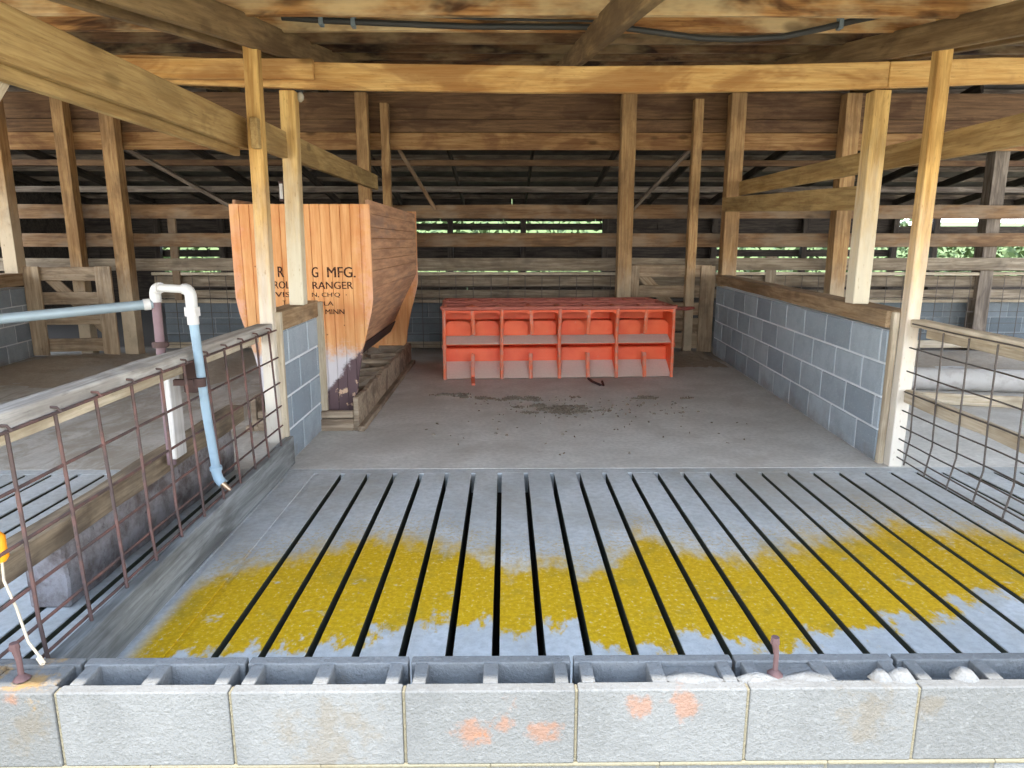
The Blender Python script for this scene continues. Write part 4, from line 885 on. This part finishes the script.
# ------------------------------------------------------------------ far side of the barn and outdoors
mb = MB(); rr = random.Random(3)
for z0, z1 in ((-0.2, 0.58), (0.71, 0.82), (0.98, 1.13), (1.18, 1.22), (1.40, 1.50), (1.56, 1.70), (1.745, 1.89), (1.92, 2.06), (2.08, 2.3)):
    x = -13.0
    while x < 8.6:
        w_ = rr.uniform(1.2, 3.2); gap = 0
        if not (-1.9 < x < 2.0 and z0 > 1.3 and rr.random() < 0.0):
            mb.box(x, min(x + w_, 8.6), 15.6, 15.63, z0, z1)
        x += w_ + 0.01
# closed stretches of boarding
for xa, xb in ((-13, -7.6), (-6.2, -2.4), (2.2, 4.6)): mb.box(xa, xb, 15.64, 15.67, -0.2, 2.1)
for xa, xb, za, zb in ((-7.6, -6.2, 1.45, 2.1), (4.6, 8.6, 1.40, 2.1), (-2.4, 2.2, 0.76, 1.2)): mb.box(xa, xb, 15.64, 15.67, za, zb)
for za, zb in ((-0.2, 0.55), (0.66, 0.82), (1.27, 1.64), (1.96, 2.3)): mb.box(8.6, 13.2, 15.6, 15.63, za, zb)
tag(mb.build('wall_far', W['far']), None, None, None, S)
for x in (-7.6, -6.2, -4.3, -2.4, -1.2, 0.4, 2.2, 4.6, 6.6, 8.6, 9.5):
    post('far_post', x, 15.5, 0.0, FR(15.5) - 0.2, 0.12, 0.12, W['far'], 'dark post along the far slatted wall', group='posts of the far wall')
mb = MB(); mb.box(-9.3, -9.2, 9.0, 15.8, -0.3, 3.0); tag(mb.build('wall_end_left', W['far']), None, None, None, S)
mb = MB(); n = 40
vs = [(-30 + 75 * i / n, y, z + 0.6 * mnoise.noise(V((i * 0.4, z, 0)))) for i in range(n + 1) for y, z in ((20.6, -0.4), (24, 2.6 if i < 21 else 1.7), (45, 7.0 if i < 21 else 2.2))]
mb.add(vs, [(3 * i + k, 3 * i + 3 + k, 3 * i + 4 + k, 3 * i + 1 + k) for i in range(n) for k in range(2)]); tag(mb.build('ground_hillside', M_grass, smooth=True), None, None, None, S)
# hedge beyond
mb = MB(); rr = random.Random(11)
for _ in range(14000):
    x = rr.uniform(-16, 20); top = 2.9 + 0.7 * mnoise.noise(V((x * 0.5, 0, 0))) - (1.3 if x > 11.5 else 0); y = rr.uniform(18.5, 20.5); z = rr.uniform(-0.2, top); s_ = rr.uniform(0.07, 0.16)
    a = V((rr.uniform(-1, 1), rr.uniform(-1, 1), rr.uniform(-1, 1))).normalized(); b_ = a.cross(V((rr.uniform(-1, 1), 0.3, rr.uniform(-1, 1)))).normalized()
    p = V((x, y, z)); mb.add([p - a * s_, p + b_ * s_ * 0.5, p + a * s_, p - b_ * s_ * 0.5], [(0, 1, 2, 3)])
tag(mb.build('hedge_foliage', M_leaf), 'bright green foliage seen through the gaps of the far wall', 'foliage', None, 'stuff')

# ------------------------------------------------------------------ light, sky, camera
w = bpy.data.worlds.new('sky'); sc.world = w; w.use_nodes = True; nt = w.node_tree; nt.nodes.clear()
out = nt.nodes.new('ShaderNodeOutputWorld'); bg = nt.nodes.new('ShaderNodeBackground'); nt.links.new(bg.outputs[0], out.inputs[0])
tc = nt.nodes.new('ShaderNodeTexCoord'); sp = nt.nodes.new('ShaderNodeSeparateXYZ'); nt.links.new(tc.outputs['Generated'], sp.inputs[0])
rp_ = nt.nodes.new('ShaderNodeValToRGB'); nt.links.new(sp.outputs[2], rp_.inputs[0])
e = rp_.color_ramp.elements; e[0].position = 0.0; e[0].color = (0.95, 0.98, 1.0, 1); e[1].position = 0.6; e[1].color = (0.50, 0.68, 1.0, 1)
nt.links.new(rp_.outputs[0], bg.inputs[0]); bg.inputs[1].default_value = 2.8
sun = bpy.data.lights.new('sun', 'SUN'); sun.energy = 4.2; sun.angle = math.radians(0.6); sun.color = (1.0, 0.95, 0.86)
so = bpy.data.objects.new('sun', sun); COL.objects.link(so)
el = math.radians(75); dirv = V((0.06, math.cos(el), -math.sin(el))); so.rotation_euler = dirv.to_track_quat('-Z', 'Y').to_euler(); so.location = (0, -4, 9)

f = 690.0; pitch = math.atan(142 / f); yaw = math.atan(7 / f * math.cos(pitch))
cam = bpy.data.cameras.new('camera'); cam.sensor_fit = 'HORIZONTAL'; cam.sensor_width = 36; cam.lens = f * 36 / 1024; cam.clip_start = 0.05
co = bpy.data.objects.new('camera', cam); COL.objects.link(co); co.location = (0, 0, 1.30); co.rotation_euler = (math.pi / 2 - pitch, 0, -yaw)
sc.camera = co
sc.view_settings.view_transform = 'Standard'; sc.view_settings.look = 'None'; sc.view_settings.gamma = 1.0; sc.view_settings.use_curve_mapping = False
sc.view_settings.exposure = 1.36
sc.cycles.max_bounces = 12; sc.cycles.diffuse_bounces = 8
try: sc.cycles.use_denoising = True
except Exception: pass
